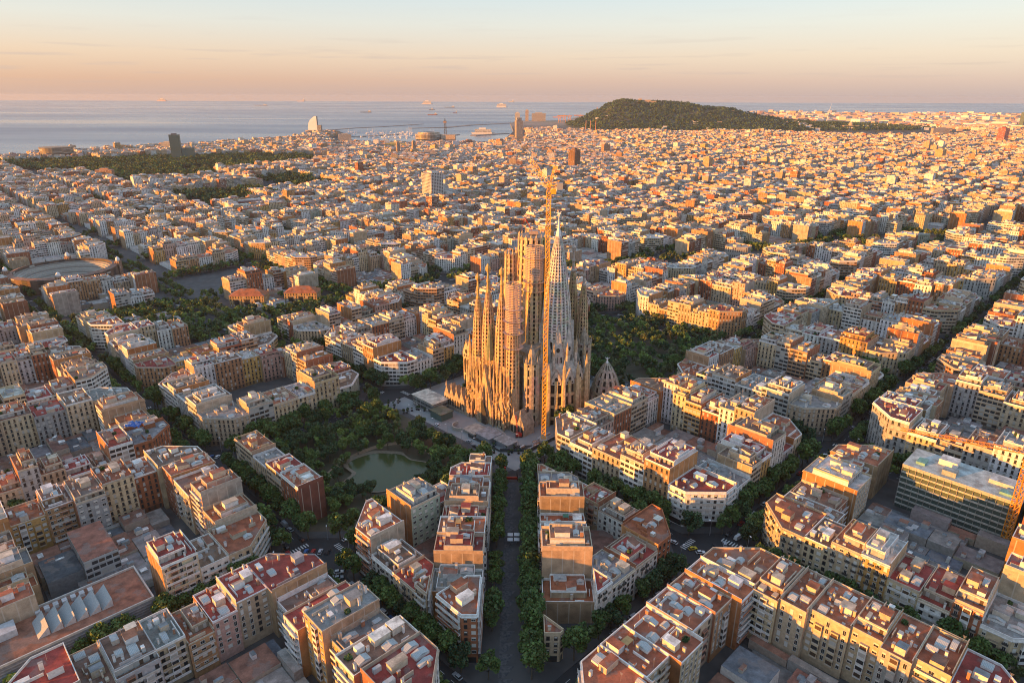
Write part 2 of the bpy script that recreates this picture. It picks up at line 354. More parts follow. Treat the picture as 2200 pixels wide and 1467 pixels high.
def block_lots(i, j, rng, nlot=None, C=24.):
    L = []
    for k in range(4):
        f = block_frame(i, j, k)
        L.append(mklot([f(14.1, 0), f(C, 0), f(C, C), f(0, C), f(0, 14.1)], 'FPPFF', rng, where=('corner', CORN[k]), block=(i, j)))
        n = nlot or rng.choice([4, 4, 5, 5, 6]); ws = [rng.uniform(.8, 1.3) for _ in range(n)]; tot = sum(ws); s = C
        for m in range(n):
            e = s + (BL - 2 * C) * ws[m] / tot; d = rng.uniform(19, 27)
            L.append(mklot([f(s + .01, 0), f(e - .01, 0), f(e - .01, d), f(s + .01, d)], 'FPRP', rng, where=('row', SIDES[k], (m + 1) if k in (0, 1) else n - m, n), block=(i, j)))
            s = e
    return L
def diag_blocked(x, y, wd=40):
    ax, ay, bx, by = -1052, 94, 551, 638
    if any(in_poly(x, y, G_) for G_ in GREEN): return True
    L = math.hypot(bx - ax, by - ay)
    d = abs((bx - ax) * (y - ay) - (by - ay) * (x - ax)) / L
    u, v = (x + y) / S2, (-x + y) / S2
    return d < wd or (0 < u < 26 and v > 470 and v < 1300)

# ------------------------------------------------------------------ leaves, trees
def leaf_mesh(name, C, sz, cols, rs, m='leaf', off=None):
    n = len(C); a = rs.normal(size=(n, 3)); a /= np.linalg.norm(a, axis=1)[:, None]
    h = rs.normal(size=(n, 3)); b_ = np.cross(a, h); b_ /= np.linalg.norm(b_, axis=1)[:, None]
    s_ = np.asarray(sz)[:, None] * .5; a = a * s_; b_ = b_ * s_ * rs.uniform(.6, 1., (n, 1))
    v = np.stack([C - a - b_, C + a - b_ * .7, C + a * .8 + b_, C - a * .9 + b_ * .8], 1).reshape(-1, 3)
    me = bpy.data.meshes.new(name); me.vertices.add(n * 4); me.vertices.foreach_set('co', v.astype(np.float32).ravel())
    me.loops.add(n * 4); me.loops.foreach_set('vertex_index', np.arange(n * 4, dtype=np.int32))
    me.polygons.add(n); me.polygons.foreach_set('loop_start', (np.arange(n) * 4).astype(np.int32)); me.polygons.foreach_set('loop_total', np.full(n, 4, np.int32))
    c = np.ones((n, 4, 4)); c[:, :, :3] = cols[:, None]
    at = me.color_attributes.new('Col', 'FLOAT_COLOR', 'CORNER'); at.data.foreach_set('color', c.astype(np.float32).ravel())
    me.materials.append(M[m]); me.update(calc_edges=True); return me
def crown_points(rs, n, R_, Hc, z0, lobes=16, tall=1.0):
    lc = rs.normal(size=(lobes, 3)); lc /= np.linalg.norm(lc, axis=1)[:, None]; lc *= rs.uniform(.35, .78, (lobes, 1))
    k = rs.integers(0, lobes, n); d = rs.normal(size=(n, 3)); d /= np.linalg.norm(d, axis=1)[:, None]; d *= (rs.uniform(.25, 1, (n, 1)) ** .5) * rs.uniform(.28, .45, (lobes, 1))[k]
    p = lc[k] + d; p[:, 0] *= R_; p[:, 1] *= R_; p[:, 2] = p[:, 2] * Hc * .5 + z0 + Hc * .5
    return p, k
LEAFC = {'plane': (.065, .115, .028), 'dark': (.034, .07, .026), 'bronze': (.125, .08, .042), 'light': (.11, .17, .04), 'olive': (.085, .11, .045)}
def crown_mesh(seed, kind, R_, Hc, z0, n=1500, size=.75):
    rs = np.random.default_rng(seed); p, k = crown_points(rs, n, R_, Hc, z0)
    base = np.array(LEAFC[kind]); lob = rs.uniform(.7, 1.35, 40)
    cols = base[None] * lob[k][:, None] * rs.uniform(.7, 1.3, (n, 1))
    return leaf_mesh('crown', p, rs.uniform(.6, 1.3, n) * size, cols, rs)
def trunk_mesh(seed, h, r=.28, spread=2.2):
    g = Geo(); r_ = random.Random(seed); c = (.10, .08, .055)
    g.tube((0, 0, -.3), (0, 0, h), r, r * .7, c, 'bark', 7, False)
    for k in range(5):
        a = k * 1.256 + r_.random(); g.tube((0, 0, h * .95), (math.cos(a) * spread, math.sin(a) * spread, h + r_.uniform(2, 3.4)), r * .45, .06, c, 'bark', 5, False)
    return g.mesh('trunk')
TREES = {}
def tree_kind(kind, variants, R_, Hc, z0, n, size, trunk_h):
    TREES[kind] = [(crown_mesh(100 * len(TREES) + v, kind, R_, Hc, z0, n, size), trunk_mesh(v, trunk_h)) for v in range(variants)]
tree_kind('plane', 4, 4.6, 9.5, 3.6, 1500, .85, 4.2)
tree_kind('dark', 3, 4.8, 9.0, 2.4, 1500, .8, 3.2)
tree_kind('bronze', 2, 4.8, 8.0, 3.0, 1300, .75, 3.6)
tree_kind('light', 2, 4.4, 7.5, 3.0, 1300, .8, 3.4)
def add_tree(x, y, kind, scale, label, group, rng, zs=1.0):
    cm, tm = rng.choice(TREES[kind])
    t = empty('tree', (x, y, gz(x, y) + .1), label, 'tree', group); t.scale = (scale, scale, scale * zs); t.rotation_euler = (0, 0, rng.uniform(0, 6.28))
    for nm, me in (('crown', cm), ('trunk', tm)):
        o = bpy.data.objects.new(nm, me); COL.objects.link(o); o.parent = t
def stuff_trees(name, pts, label, nleaf, size, seed, cat='trees', z_of=gz, R_=4.6, Hc=8.5, kinds=('plane', 'dark', 'olive', 'light'), z0=2.5):
    rs = np.random.default_rng(seed); n = len(pts)
    if not n: return
    C = []; CC = []; base = [np.array(LEAFC[k]) for k in kinds]
    for (x, y, s_) in pts:
        p, k = crown_points(rs, nleaf, R_ * s_, Hc * s_, z0 * s_, 6)
        p += np.array([x, y, z_of(x, y)]); C.append(p)
        c = base[rs.integers(len(base))] * rs.uniform(.75, 1.3); CC.append(c[None] * rs.uniform(.7, 1.3, 8)[k][:, None] * rs.uniform(.8, 1.2, (nleaf, 1)))
    C = np.concatenate(C); CC = np.concatenate(CC)
    o = bpy.data.objects.new(name, leaf_mesh(name, C, rs.uniform(.7, 1.3, len(C)) * size, CC, rs)); COL.objects.link(o)
    return tag(o, label, cat, None, 'stuff')

# ------------------------------------------------------------------ windows and balconies shared by the near houses
def win_mesh(w_, h_, blind, fr='frame'):
    g = Geo(); o = (0, 0); t = (1, 0); c = (1, 1, 1)
    for (a, b_, z0, z1) in ((-w_ / 2 - .12, -w_ / 2, 0, h_), (w_ / 2, w_ / 2 + .12, 0, h_), (-w_ / 2 - .12, w_ / 2 + .12, h_, h_ + .12), (-w_ / 2 - .16, w_ / 2 + .16, -.12, 0)):
        g.b(o, t, a, b_, -.12, -.004, z0, z1, c, m=fr)
    g.q([(-w_ / 2, -.02, 0), (w_ / 2, -.02, 0), (w_ / 2, -.02, h_), (-w_ / 2, -.02, h_)], c, 'dark')
    g.b(o, t, -.03, .03, -.06, -.021, 0, h_, c, m=fr)
    if blind: g.b(o, t, -w_ / 2 + .01, w_ / 2 - .01, -.08, -.061, h_ * (1 - blind), h_, c, m='blind')
    return g.mesh('window')
WIN = {'tall': [win_mesh(1.05, 2.05, b_) for b_ in (0, .3, .55, 0, 1.0)], 'wide': [win_mesh(1.5, 1.35, b_) for b_ in (0, .35, .6, 1.0)], 'dark': [win_mesh(1.1, 1.7, b_, 'iron') for b_ in (0, .4, 0)]}
g = Geo(); g.b((0, 0), (1, 0), -1.0, 1.0, -.75, -.01, -.14, 0, (1, 1, 1), m='slab')
for (a, b_, d0, d1) in ((-1.0, 1.0, -.75, -.71), (-1.0, -.96, -.70, -.02), (.96, 1.0, -.70, -.02)): g.b((0, 0), (1, 0), a, b_, d0, d1, .0, .95, (1, 1, 1), m='iron')
BALC = g.mesh('balcony')
def link(name, me, parent, loc, rz):
    o = bpy.data.objects.new(name, me); COL.objects.link(o); o.parent = parent; o.location = loc; o.rotation_euler = (0, 0, rz); return o

ORD = ['', 'first', 'second', 'third', 'fourth', 'fifth', 'sixth', 'seventh', 'eighth', 'ninth', 'tenth', 'eleventh', 'twelfth']
BLOCKNAME = {}
def lot_label(L):
    bn = BLOCKNAME.get(L['block'], 'block %d %d' % L['block']); wl, rf = L['wall'][0], L['roof'][0]
    if 'label' in L: return L['label']
    if L['where'][0] == 'corner': return '%s corner house, %s roof, %s corner, %s' % (wl, rf, L['where'][1], bn)
    return '%s house, %s roof, %s from left, %s row, %s' % (wl, rf, ORD[L['where'][2]], L['where'][1], bn)

# ------------------------------------------------------------------ one house
def build_lot(L, lod, G=None, root=None):
    """lod 3: own object with window objects; 2: own object; 1: into the one mesh of the rest, full roof; 0: simple"""
    rng = random.Random(L['seed']); poly, fl, z, H = L['poly'], L['fl'], L['z'], L['H']; c0 = L['c']
    if lod >= 2: root = empty('apartment_house', (c0[0], c0[1], z), lot_label(L), 'house', 'apartment houses of the city blocks')
    off = (c0[0], c0[1], z)
    def part(name, parent=None):
        return G if lod < 2 else Geo()
    def done(g, name, parent=None):
        if lod >= 2: return g.obj(name, parent or root, off)
    wc = var(rng, L['wall'][1]); rc = var(rng, L['roof'][1], .12); pc = var(rng, rng.choice(PARTY), .1); tr = var(rng, rng.choice([WHITE, (.58, .48, .36), (.5, .42, .32), WHITE, wc]), .05)
    if 'party' in L: pc = L['party']
    fm = 'facade_band' if L['band'] else 'facade'; zt = z + H
    n = len(poly); mats, cols, real = [], [], []
    for k in range(n):
        a, b_ = poly[k], poly[(k + 1) % n]; nx, ny = (b_[1] - a[1]), -(b_[0] - a[0])
        vis = nx * (CAM[0] - a[0]) + ny * (CAM[1] - a[1]) > 0
        if fl[k] == 'P': mats.append('party'); cols.append(pc)
        elif lod == 3 and vis: mats.append('plain'); cols.append(wc if fl[k] == 'F' else var(rng, wc, .05)); real.append(k)
        else: mats.append(fm if (fl[k] == 'F' or rng.random() < .5) else 'facade'); cols.append(wc)
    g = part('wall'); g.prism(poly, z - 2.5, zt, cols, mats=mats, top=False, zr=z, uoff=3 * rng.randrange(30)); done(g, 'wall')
    g = part('roof'); g.pol.append(([(*p, zt - .02) for p in inset(poly, .05)], rc, g.mi('roof'), [(0, 0)] * n)); 
    ph = rng.choice([.5, .9, 1.1]); ins = inset(poly, .28)
    if lod >= 2: done(g, 'roof'); g = Geo()
    for k in range(n):                                               # parapet
        j = (k + 1) % n; a, b_, a2, b2 = poly[k], poly[j], ins[k], ins[j]; h = ph + (rng.choice([0, .5, 1.2]) if fl[k] == 'P' else 0)
        g.pol.append(([(*a, zt), (*b_, zt), (*b_, zt + h), (*a, zt + h)], cols[k] if fl[k] == 'P' else tr, g.mi('plain'), [(0, 0)] * 4))
        g.pol.append(([(*a, zt + h), (*b_, zt + h), (*b2, zt + h), (*a2, zt + h)], tr, g.mi('plain'), [(0, 0)] * 4))
        g.pol.append(([(*b2, zt - .05), (*a2, zt - .05), (*a2, zt + h), (*b2, zt + h)], tr, g.mi('plain'), [(0, 0)] * 4))
    done(g, 'parapet')
    # frame
    o = poly[0]; e = (poly[1][0] - o[0], poly[1][1] - o[1]); Le = math.hypot(*e) or 1; t = (e[0] / Le, e[1] / Le); nn = (-t[1], t[0])
    loc = [((p[0] - o[0]) * t[0] + (p[1] - o[1]) * t[1], (p[0] - o[0]) * nn[0] + (p[1] - o[1]) * nn[1]) for p in poly]
    s_a, s_b = min(p[0] for p in loc), max(p[0] for p in loc); d_a, d_b = min(p[1] for p in loc), max(p[1] for p in loc)
    lins = inset(loc, .9)
    used = []
    if lod >= 1 and L.get('cornice', rng.random() < .6):
        g = part('cornice')
        for k in range(n):
            if fl[k] != 'F': continue
            a, b_ = poly[k], poly[(k + 1) % n]; LL = math.hypot(b_[0] - a[0], b_[1] - a[1])
            if LL < 1: continue
            g.b(a, ((b_[0] - a[0]) / LL, (b_[1] - a[1]) / LL), 0, LL, -.45, -.004, zt - .5, zt - .1, tr)
        done(g, 'cornice')
    at = None
    is_row = L['where'][0] != 'corner' and n == 4
    if is_row and rng.random() < L.get('attic', .55) and d_b > 13:
        dd0, dd1 = d_a + rng.uniform(2.5, 4.5), d_b - rng.uniform(1.5, 5); at = (s_a + .3, s_b - .3, dd0, dd1); ah = rng.choice([2.7, 2.9, 3.0])
        s0_, s1_ = at[0] + rng.choice([0, 0, 2.5]), at[1] - rng.choice([0, 0, 3]); at = (s0_, s1_, dd0, dd1)
        g = part('attic'); g.b(o, t, s0_, s1_, dd0, dd1, zt, zt + ah, var(rng, rng.choice([tr, wc, WHITE]), .05), rc, m='facade', ms='party' if rng.random() < .4 else 'plain', mt='roof', zr=zt - 1.2); 
        g.b(o, t, s0_, s1_, dd0, dd0 + .25, zt + ah, zt + ah + .5, tr); g.b(o, t, s0_, s1_, dd1 - .25, dd1, zt + ah, zt + ah + .5, tr)
        g.b(o, t, s0_, s0_ + .25, dd0 + .25, dd1 - .25, zt + ah, zt + ah + .9, tr); g.b(o, t, s1_ - .25, s1_, dd0 + .25, dd1 - .25, zt + ah, zt + ah + .9, tr)
        done(g, 'attic')
    def place(w_, d_, zone=None, tries=14):
        for _ in range(tries):
            sx = rng.uniform(s_a, s_b - w_); dx = rng.uniform(d_a, d_b - d_)
            if not all(inside(p, lins) for p in ((sx, dx), (sx + w_, dx), (sx + w_, dx + d_), (sx, dx + d_))): continue
            if any(sx < u[1] + .3 and sx + w_ > u[0] - .3 and dx < u[3] + .3 and dx + d_ > u[2] - .3 for u in used): continue
            zz = zt
            if at:
                if at[0] + .3 < sx and sx + w_ < at[1] - .3 and at[2] + .3 < dx and dx + d_ < at[3] - .3: zz = zt + ah
                elif not (sx > at[1] or sx + w_ < at[0] or dx > at[3] or dx + d_ < at[2]): continue
            used.append((sx, sx + w_, dx, dx + d_)); return sx, dx, zz
        return None
    nz = (1.0 if area(poly) > 200 else .7) * (1 if lod else .6)
    A_ = area(poly)
    for _ in range(rng.choice([1, 1, 2]) if A_ > 120 else 1):         # stair housing
        w_, d_, h = rng.uniform(2.8, 4.5), rng.uniform(3.5, 6.5), rng.uniform(2.3, 3.0); r = place(w_, d_)
        if not r: continue
        g = part('stair'); c = var(rng, rng.choice([WHITE, tr, (.58, .47, .34), (.62, .55, .45)]), .06)
        if rng.random() < .35:
            sx, dx, zz = r; P = lambda s_, d__, z_: (o[0] + t[0] * s_ + nn[0] * d__, o[1] + t[1] * s_ + nn[1] * d__, z_)
            lo, hi = zz + h * .55, zz + h
            A0, A1, A2, A3 = (sx, dx), (sx + w_, dx), (sx + w_, dx + d_), (sx, dx + d_)
            g.q([P(*A0, zz - .03), P(*A1, zz - .03), P(*A1, lo), P(*A0, lo)], c); g.q([P(*A1, zz - .03), P(*A2, zz - .03), P(*A2, hi), P(*A1, lo)], c)
            g.q([P(*A2, zz - .03), P(*A3, zz - .03), P(*A3, hi), P(*A2, hi)], c); g.q([P(*A3, zz - .03), P(*A0, zz - .03), P(*A0, lo), P(*A3, hi)], c)
            g.q([P(*A0, lo + .02), P(*A1, lo + .02), P(*A2, hi + .02), P(*A3, hi + .02)], rng.choice([(.3, .12, .07), (.25, .26, .27), (.24, .11, .07)]), 'roof')
        else:
            g.b(o, t, r[0], r[0] + w_, r[1], r[1] + d_, r[2] - .03, r[2] + h, c, rng.choice([rc, (.3, .28, .26), WHITE, rc]), mt='roof')
            if lod >= 1: g.b(o, t, r[0] - .15, r[0] + w_ + .15, r[1] - .15, r[1] + d_ + .15, r[2] + h + .02, r[2] + h + .17, tr, rng.choice([rc, tr]), mt='roof')
        done(g, 'stair_housing')
    if lod >= 1:
        for _ in range(rng.choice([1, 1, 2, 3]) if A_ > 150 else rng.choice([0, 1, 1])):
            w_, d_ = rng.uniform(1.8, 3.6), rng.uniform(2.5, 5.5); r = place(w_, d_)
            if not r: continue
            g = part('sky'); g.b(o, t, r[0], r[0] + w_, r[1], r[1] + d_, r[2] - .03, r[2] + .9, WHITE)
            P = lambda s_, d__, z_: (o[0] + t[0] * s_ + nn[0] * d__, o[1] + t[1] * s_ + nn[1] * d__, z_)
            x0, x1, y0, y1, zl = r[0], r[0] + w_, r[1], r[1] + d_, r[2] + .92
            g.q([P(x0, y0, zl), P(x1, y0, zl), P(x1, (y0 + y1) / 2, zl + .7), P(x0, (y0 + y1) / 2, zl + .7)], WHITE, 'glass')
            g.q([P(x1, y1, zl), P(x0, y1, zl), P(x0, (y0 + y1) / 2, zl + .7), P(x1, (y0 + y1) / 2, zl + .7)], WHITE, 'glass')
            done(g, 'skylight')
    for _ in range(int(rng.choice([2, 3, 4, 6]) * nz + .5)):
        w_, d_, h = rng.uniform(.5, .9), rng.uniform(.6, 1.4), rng.uniform(1.2, 3.0); r = place(w_, d_, tries=6)
        if not r: continue
        g = part('chim'); c = rng.choice([WHITE, tr, (.4, .2, .12), (.6, .5, .38)])
        g.b(o, t, r[0], r[0] + w_, r[1], r[1] + d_, r[2] - .03, r[2] + h, c)
        if lod >= 1: g.b(o, t, r[0] - .08, r[0] + w_ + .08, r[1] - .08, r[1] + d_ + .08, r[2] + h + .12, r[2] + h + .26, (.4, .36, .33))
        done(g, 'chimney')
    for _ in range(int(rng.choice([1, 1, 2, 3]) * nz + .5)):      # roof sheds, boxes, walls between terraces
        w_, d_, h = rng.uniform(1.1, 2.6), rng.uniform(1.6, 4.4), rng.uniform(.6, 2.2); r = place(w_, d_, tries=8)
        if not r: continue
        g = part('shed'); g.b(o, t, r[0], r[0] + w_, r[1], r[1] + d_, r[2] - .03, r[2] + h, var(rng, rng.choice([WHITE, tr, (.5, .45, .38), (.45, .46, .46)]), .08), rng.choice([WHITE, rc, (.42, .43, .43), tr])); done(g, 'roof_shed')
    if lod >= 1:
        for _ in range(rng.choice([1, 2, 2, 3])):
            h = rng.uniform(.9, 1.9); lw = rng.uniform(3, max(3.2, (d_b - d_a) * .5)); alt = rng.random() < .5
            r = place(*((.25, lw) if alt else (min(lw, (s_b - s_a) * .6), .25)), tries=8)
            if not r: continue
            g = part('tw'); g.b(o, t, r[0], r[0] + (.25 if alt else min(lw, (s_b - s_a) * .6)), r[1], r[1] + (lw if alt else .25), r[2] - .03, r[2] + h, tr); done(g, 'terrace_wall')
        for _ in range(rng.choice([0, 1, 2, 3, 5])):
            r = place(1.1, .6, tries=5)
            if not r: continue
            g = part('ac'); g.b(o, t, r[0], r[0] + 1.1, r[1], r[1] + .6, r[2] - .03, r[2] + .95, (.6, .6, .6), (.35, .35, .35)); done(g, 'air_conditioner')
        if rng.random() < .3:
            w_, d_ = rng.uniform(2.5, 4), rng.uniform(2.5, 4.5); r = place(w_, d_)
            if r:
                g = part('awn'); c = rng.choice([(.05, .2, .14), (.6, .58, .5), (.5, .3, .12), (.55, .12, .05), (.3, .22, .15), (.6, .6, .58)])
                g.b(o, t, r[0], r[0] + w_, r[1], r[1] + d_, r[2] + 2.2, r[2] + 2.35, c)
                for (a, b_) in ((0, 0), (w_ - .12, 0), (0, d_ - .12), (w_ - .12, d_ - .12)): g.b(o, t, r[0] + a, r[0] + a + .12, r[1] + b_, r[1] + b_ + .12, r[2] - .03, r[2] + 2.19, (.4, .4, .38))
                done(g, 'pergola')
    if lod >= 2:
        for _ in range(rng.choice([1, 2, 3])):
            r = place(.3, .3, tries=4)
            if not r: continue
            x_, y_ = o[0] + t[0] * r[0] + nn[0] * r[1], o[1] + t[1] * r[0] + nn[1] * r[1]; h = rng.uniform(2.5, 4.5)
            g = Geo(); g.tube((x_, y_, r[2]), (x_, y_, r[2] + h), .05, .04, (.3, .3, .3), 'grey', 4)
            for q_ in (.0, .35, .7): g.b((x_, y_), t, -.6 + q_ * .3, .6 - q_ * .3, -.03, .03, r[2] + h - q_ - .1, r[2] + h - q_ - .04, (.4, .4, .4), m='grey')
            done(g, 'antenna')
        if rng.random() < .3:                                        # planted terrace
            w_, d_ = rng.uniform(1.5, 3), rng.uniform(1.2, 3); r = place(w_, d_)
            if r:
                rs = np.random.default_rng(L['seed'] % 9973); m_ = 160; q_ = rs.uniform(0, 1, (m_, 3)); sx = r[0] + q_[:, 0] * w_; dx = r[1] + q_[:, 1] * d_
                C = np.stack([o[0] + t[0] * sx + nn[0] * dx, o[1] + t[1] * sx + nn[1] * dx, r[2] + .2 + q_[:, 2] * 1.3], 1) - np.array(off)
                ob = bpy.data.objects.new('planting', leaf_mesh('planting', C, np.full(m_, .6), np.array([.05, .1, .03])[None] * rs.uniform(.6, 1.5, (m_, 1)), rs)); COL.objects.link(ob); ob.parent = root
    # balconies as bands on modern fronts; windows on near fronts
    if lod == 3:
        cnt = 0; style = rng.choice(['tall', 'tall', 'wide', 'dark']); cs = [style if rng.random() < .6 else rng.choice(['tall', 'wide', 'dark']) for _ in range(30)]; bays = rng.random() < .42
        for k in real:
            a, b_ = poly[k], poly[(k + 1) % n]; LL = math.hypot(b_[0] - a[0], b_[1] - a[1])
            if LL < 2: continue
            tx, ty = (b_[0] - a[0]) / LL, (b_[1] - a[1]) / LL; rz = math.atan2(ty, tx); nw = max(1, round(LL / 3.1)); band = L['band']
            bcol = set()
            if bays and LL > 7.5:
                for q_ in ([nw // 2] if nw < 5 else [1, nw - 2]):
                    bcol.add(q_); ss = (q_ + .5) * LL / nw; gb = Geo(); bc = var(rng, rng.choice([WHITE, wc, WHITE, (.42, .2, .12)]), .05); top_ = H - rng.choice([.2, 3.2, .2])
                    gb.b(a, (tx, ty), ss - 1.35, ss + 1.35, -1.05, -.01, z + 4.1, z + top_, bc, m='facade_band', zr=z + .2); done(gb, 'bay_window')
            for fl_ in range(L['nf'] - 1, -1, -1):
                zf = 4.2 + 3.05 * (fl_ - 1) + .15 if fl_ else .2
                if fl_ == 0 or zf + 2.6 > H: 
                    if fl_ == 0: continue
                if band and LL > 6:
                    gb = Geo(); gb.b(a, (tx, ty), .7, LL - .7, -1.15, -.01, z + zf - .25, z + zf - .1, WHITE); gb.b(a, (tx, ty), .7, LL - .7, -1.15, -1.03, z + zf - .1, z + zf + .85, var(rng, rng.choice([wc, (.55, .5, .44), WHITE]), .02)); done(gb, 'balcony')
                for q_ in range(nw):
                    if cnt >= 96: break
                    if q_ in bcol: continue
                    ss = (q_ + .5) * LL / nw; st = 'wide' if (band and q_ % 2) else cs[q_ % 30]
                    me = rng.choice(WIN[st]); wz = zf + (.75 if st == 'wide' else .25 if st == 'dark' else .05)
                    wo = link('window', me, root, (a[0] + tx * ss - c0[0], a[1] + ty * ss - c0[1], wz), rz); cnt += 1
                    if not band and st == 'tall' and fl[k] == 'F' and (q_ + fl_) % 3 != 1: link('balcony', BALC, wo, (0, 0, -.02), 0)
            if fl[k] == 'F':
                g = Geo(); g.b(a, (tx, ty), .8, LL - .8, -.08, -.01, z + .3, z + 3.1, (.05, .05, .055), m='dark'); done(g, 'shopfront')
    return root

# ------------------------------------------------------------------ where there is land, park, city
COAST = [(-3300, 1600), (-2126, 2087), (-2044, 2318), (-2007, 2521), (-1746, 2599), (-1575, 2877), (-1491, 3208), (-1417, 3400), (-1330, 3659), (-1370, 4000), (-1440, 4330), (-1360, 4440), (-1232, 4300), (-1080, 3900), (-960, 3300),
         (-811, 3180), (-622, 3240), (-429, 3220), (-106, 3250), (-60, 4309), (-105, 5629), (-60, 6350), (420, 6550), (638, 7794), (1132, 9851), (2042, 10796), (3317, 11163), (4833, 10508), (7257, 9941), (8789, 9424), (14000, 8500)]
LAND = COAST + [(14000, -900), (-3300, -900)]
def in_poly(x, y, P):
    c = False; n = len(P)
    for k in range(n):
        (x0, y0), (x1, y1) = P[k], P[k - 1]
        if (y0 > y) != (y1 > y) and x < (x1 - x0) * (y - y0) / (y1 - y0) + x0: c = not c
    return c
PARKS = [[(-1990, 2150), (-1720, 1960), (-1281, 1626), (-1084, 1518), (-981, 1690), (-877, 1940), (-739, 2237), (-948, 2480), (-1300, 2360), (-1640, 2250)],
         [(-791, 1876), (-519, 1541), (-500, 1440), (-650, 1480), (-780, 1640)],
         [(-1150, 1200), (-1090, 1440), (-930, 1290), (-640, 1430), (-600, 1300), (-730, 1070), (-740, 980), (-800, 940), (-900, 950), (-1020, 1060)]]
PARKS = [[(x * .955, (y + 353) * .955 - 353) for x, y in Pk] for Pk in PARKS]
HILL = [(180, 4350), (463, 4200), (816, 4300), (1060, 4180), (1529, 4300), (1839, 4000), (2148, 3780), (2716, 3950), (3300, 4700), (3000, 6500), (300, 6500)]
LOWTOWN = []

GREEN = [[(-430, 300), (-407, 354), (-307, 300), (-288, 356), (-220, 378), (-167, 352), (-215, 249), (-250, 229), (-299, 222), (-385, 233)], [(-540, 300), (-473, 285), (-400, 235), (-380, 185), (-459, 245), (-530, 265)], [(-445, 480), (-370, 436), (-330, 368), (-365, 335), (-450, 400)]]
rng = random.Random(7)
SPECIAL = {(0, 0), (-1, 0), (1, 0), (-1, -1), (-1, 5), (0, 4)}
lots = []
for i in range(-3, 5):
    for j in range(-3, 5):
        if (i, j) in SPECIAL or (i < -2 and j < 0): continue
        x, y = uv2w(P_ * (i + .5), P_ * (j + .5)); X, Y, zc = proj(x, y, 10)
        if zc < 100 or zc > 900 or X < -450 or X > 2650 or Y > 2100: continue
        r_ = random.Random(1000 * i + j); 
        for L in block_lots(i, j, r_):
            if diag_blocked(*L['c']): continue
            if (i, j) == (-2, 0) and (L['c'][0] + L['c'][1]) / S2 < -197 and (L['c'][1] - L['c'][0]) / S2 < 36: continue
            if (i, j) == (-1, -2) and (L['where'][1] in ('far-left', 'far-right', 'far') or L['where'] == ('corner', 'left')): L['roof'] = ROOFS[0]; L['nf'] = 7; L['H'] = 22.5; L['attic'] = .12; L['wall'] = WALLS[0] if L['wall'][0] == 'white' else L['wall']
            lots.append(L)
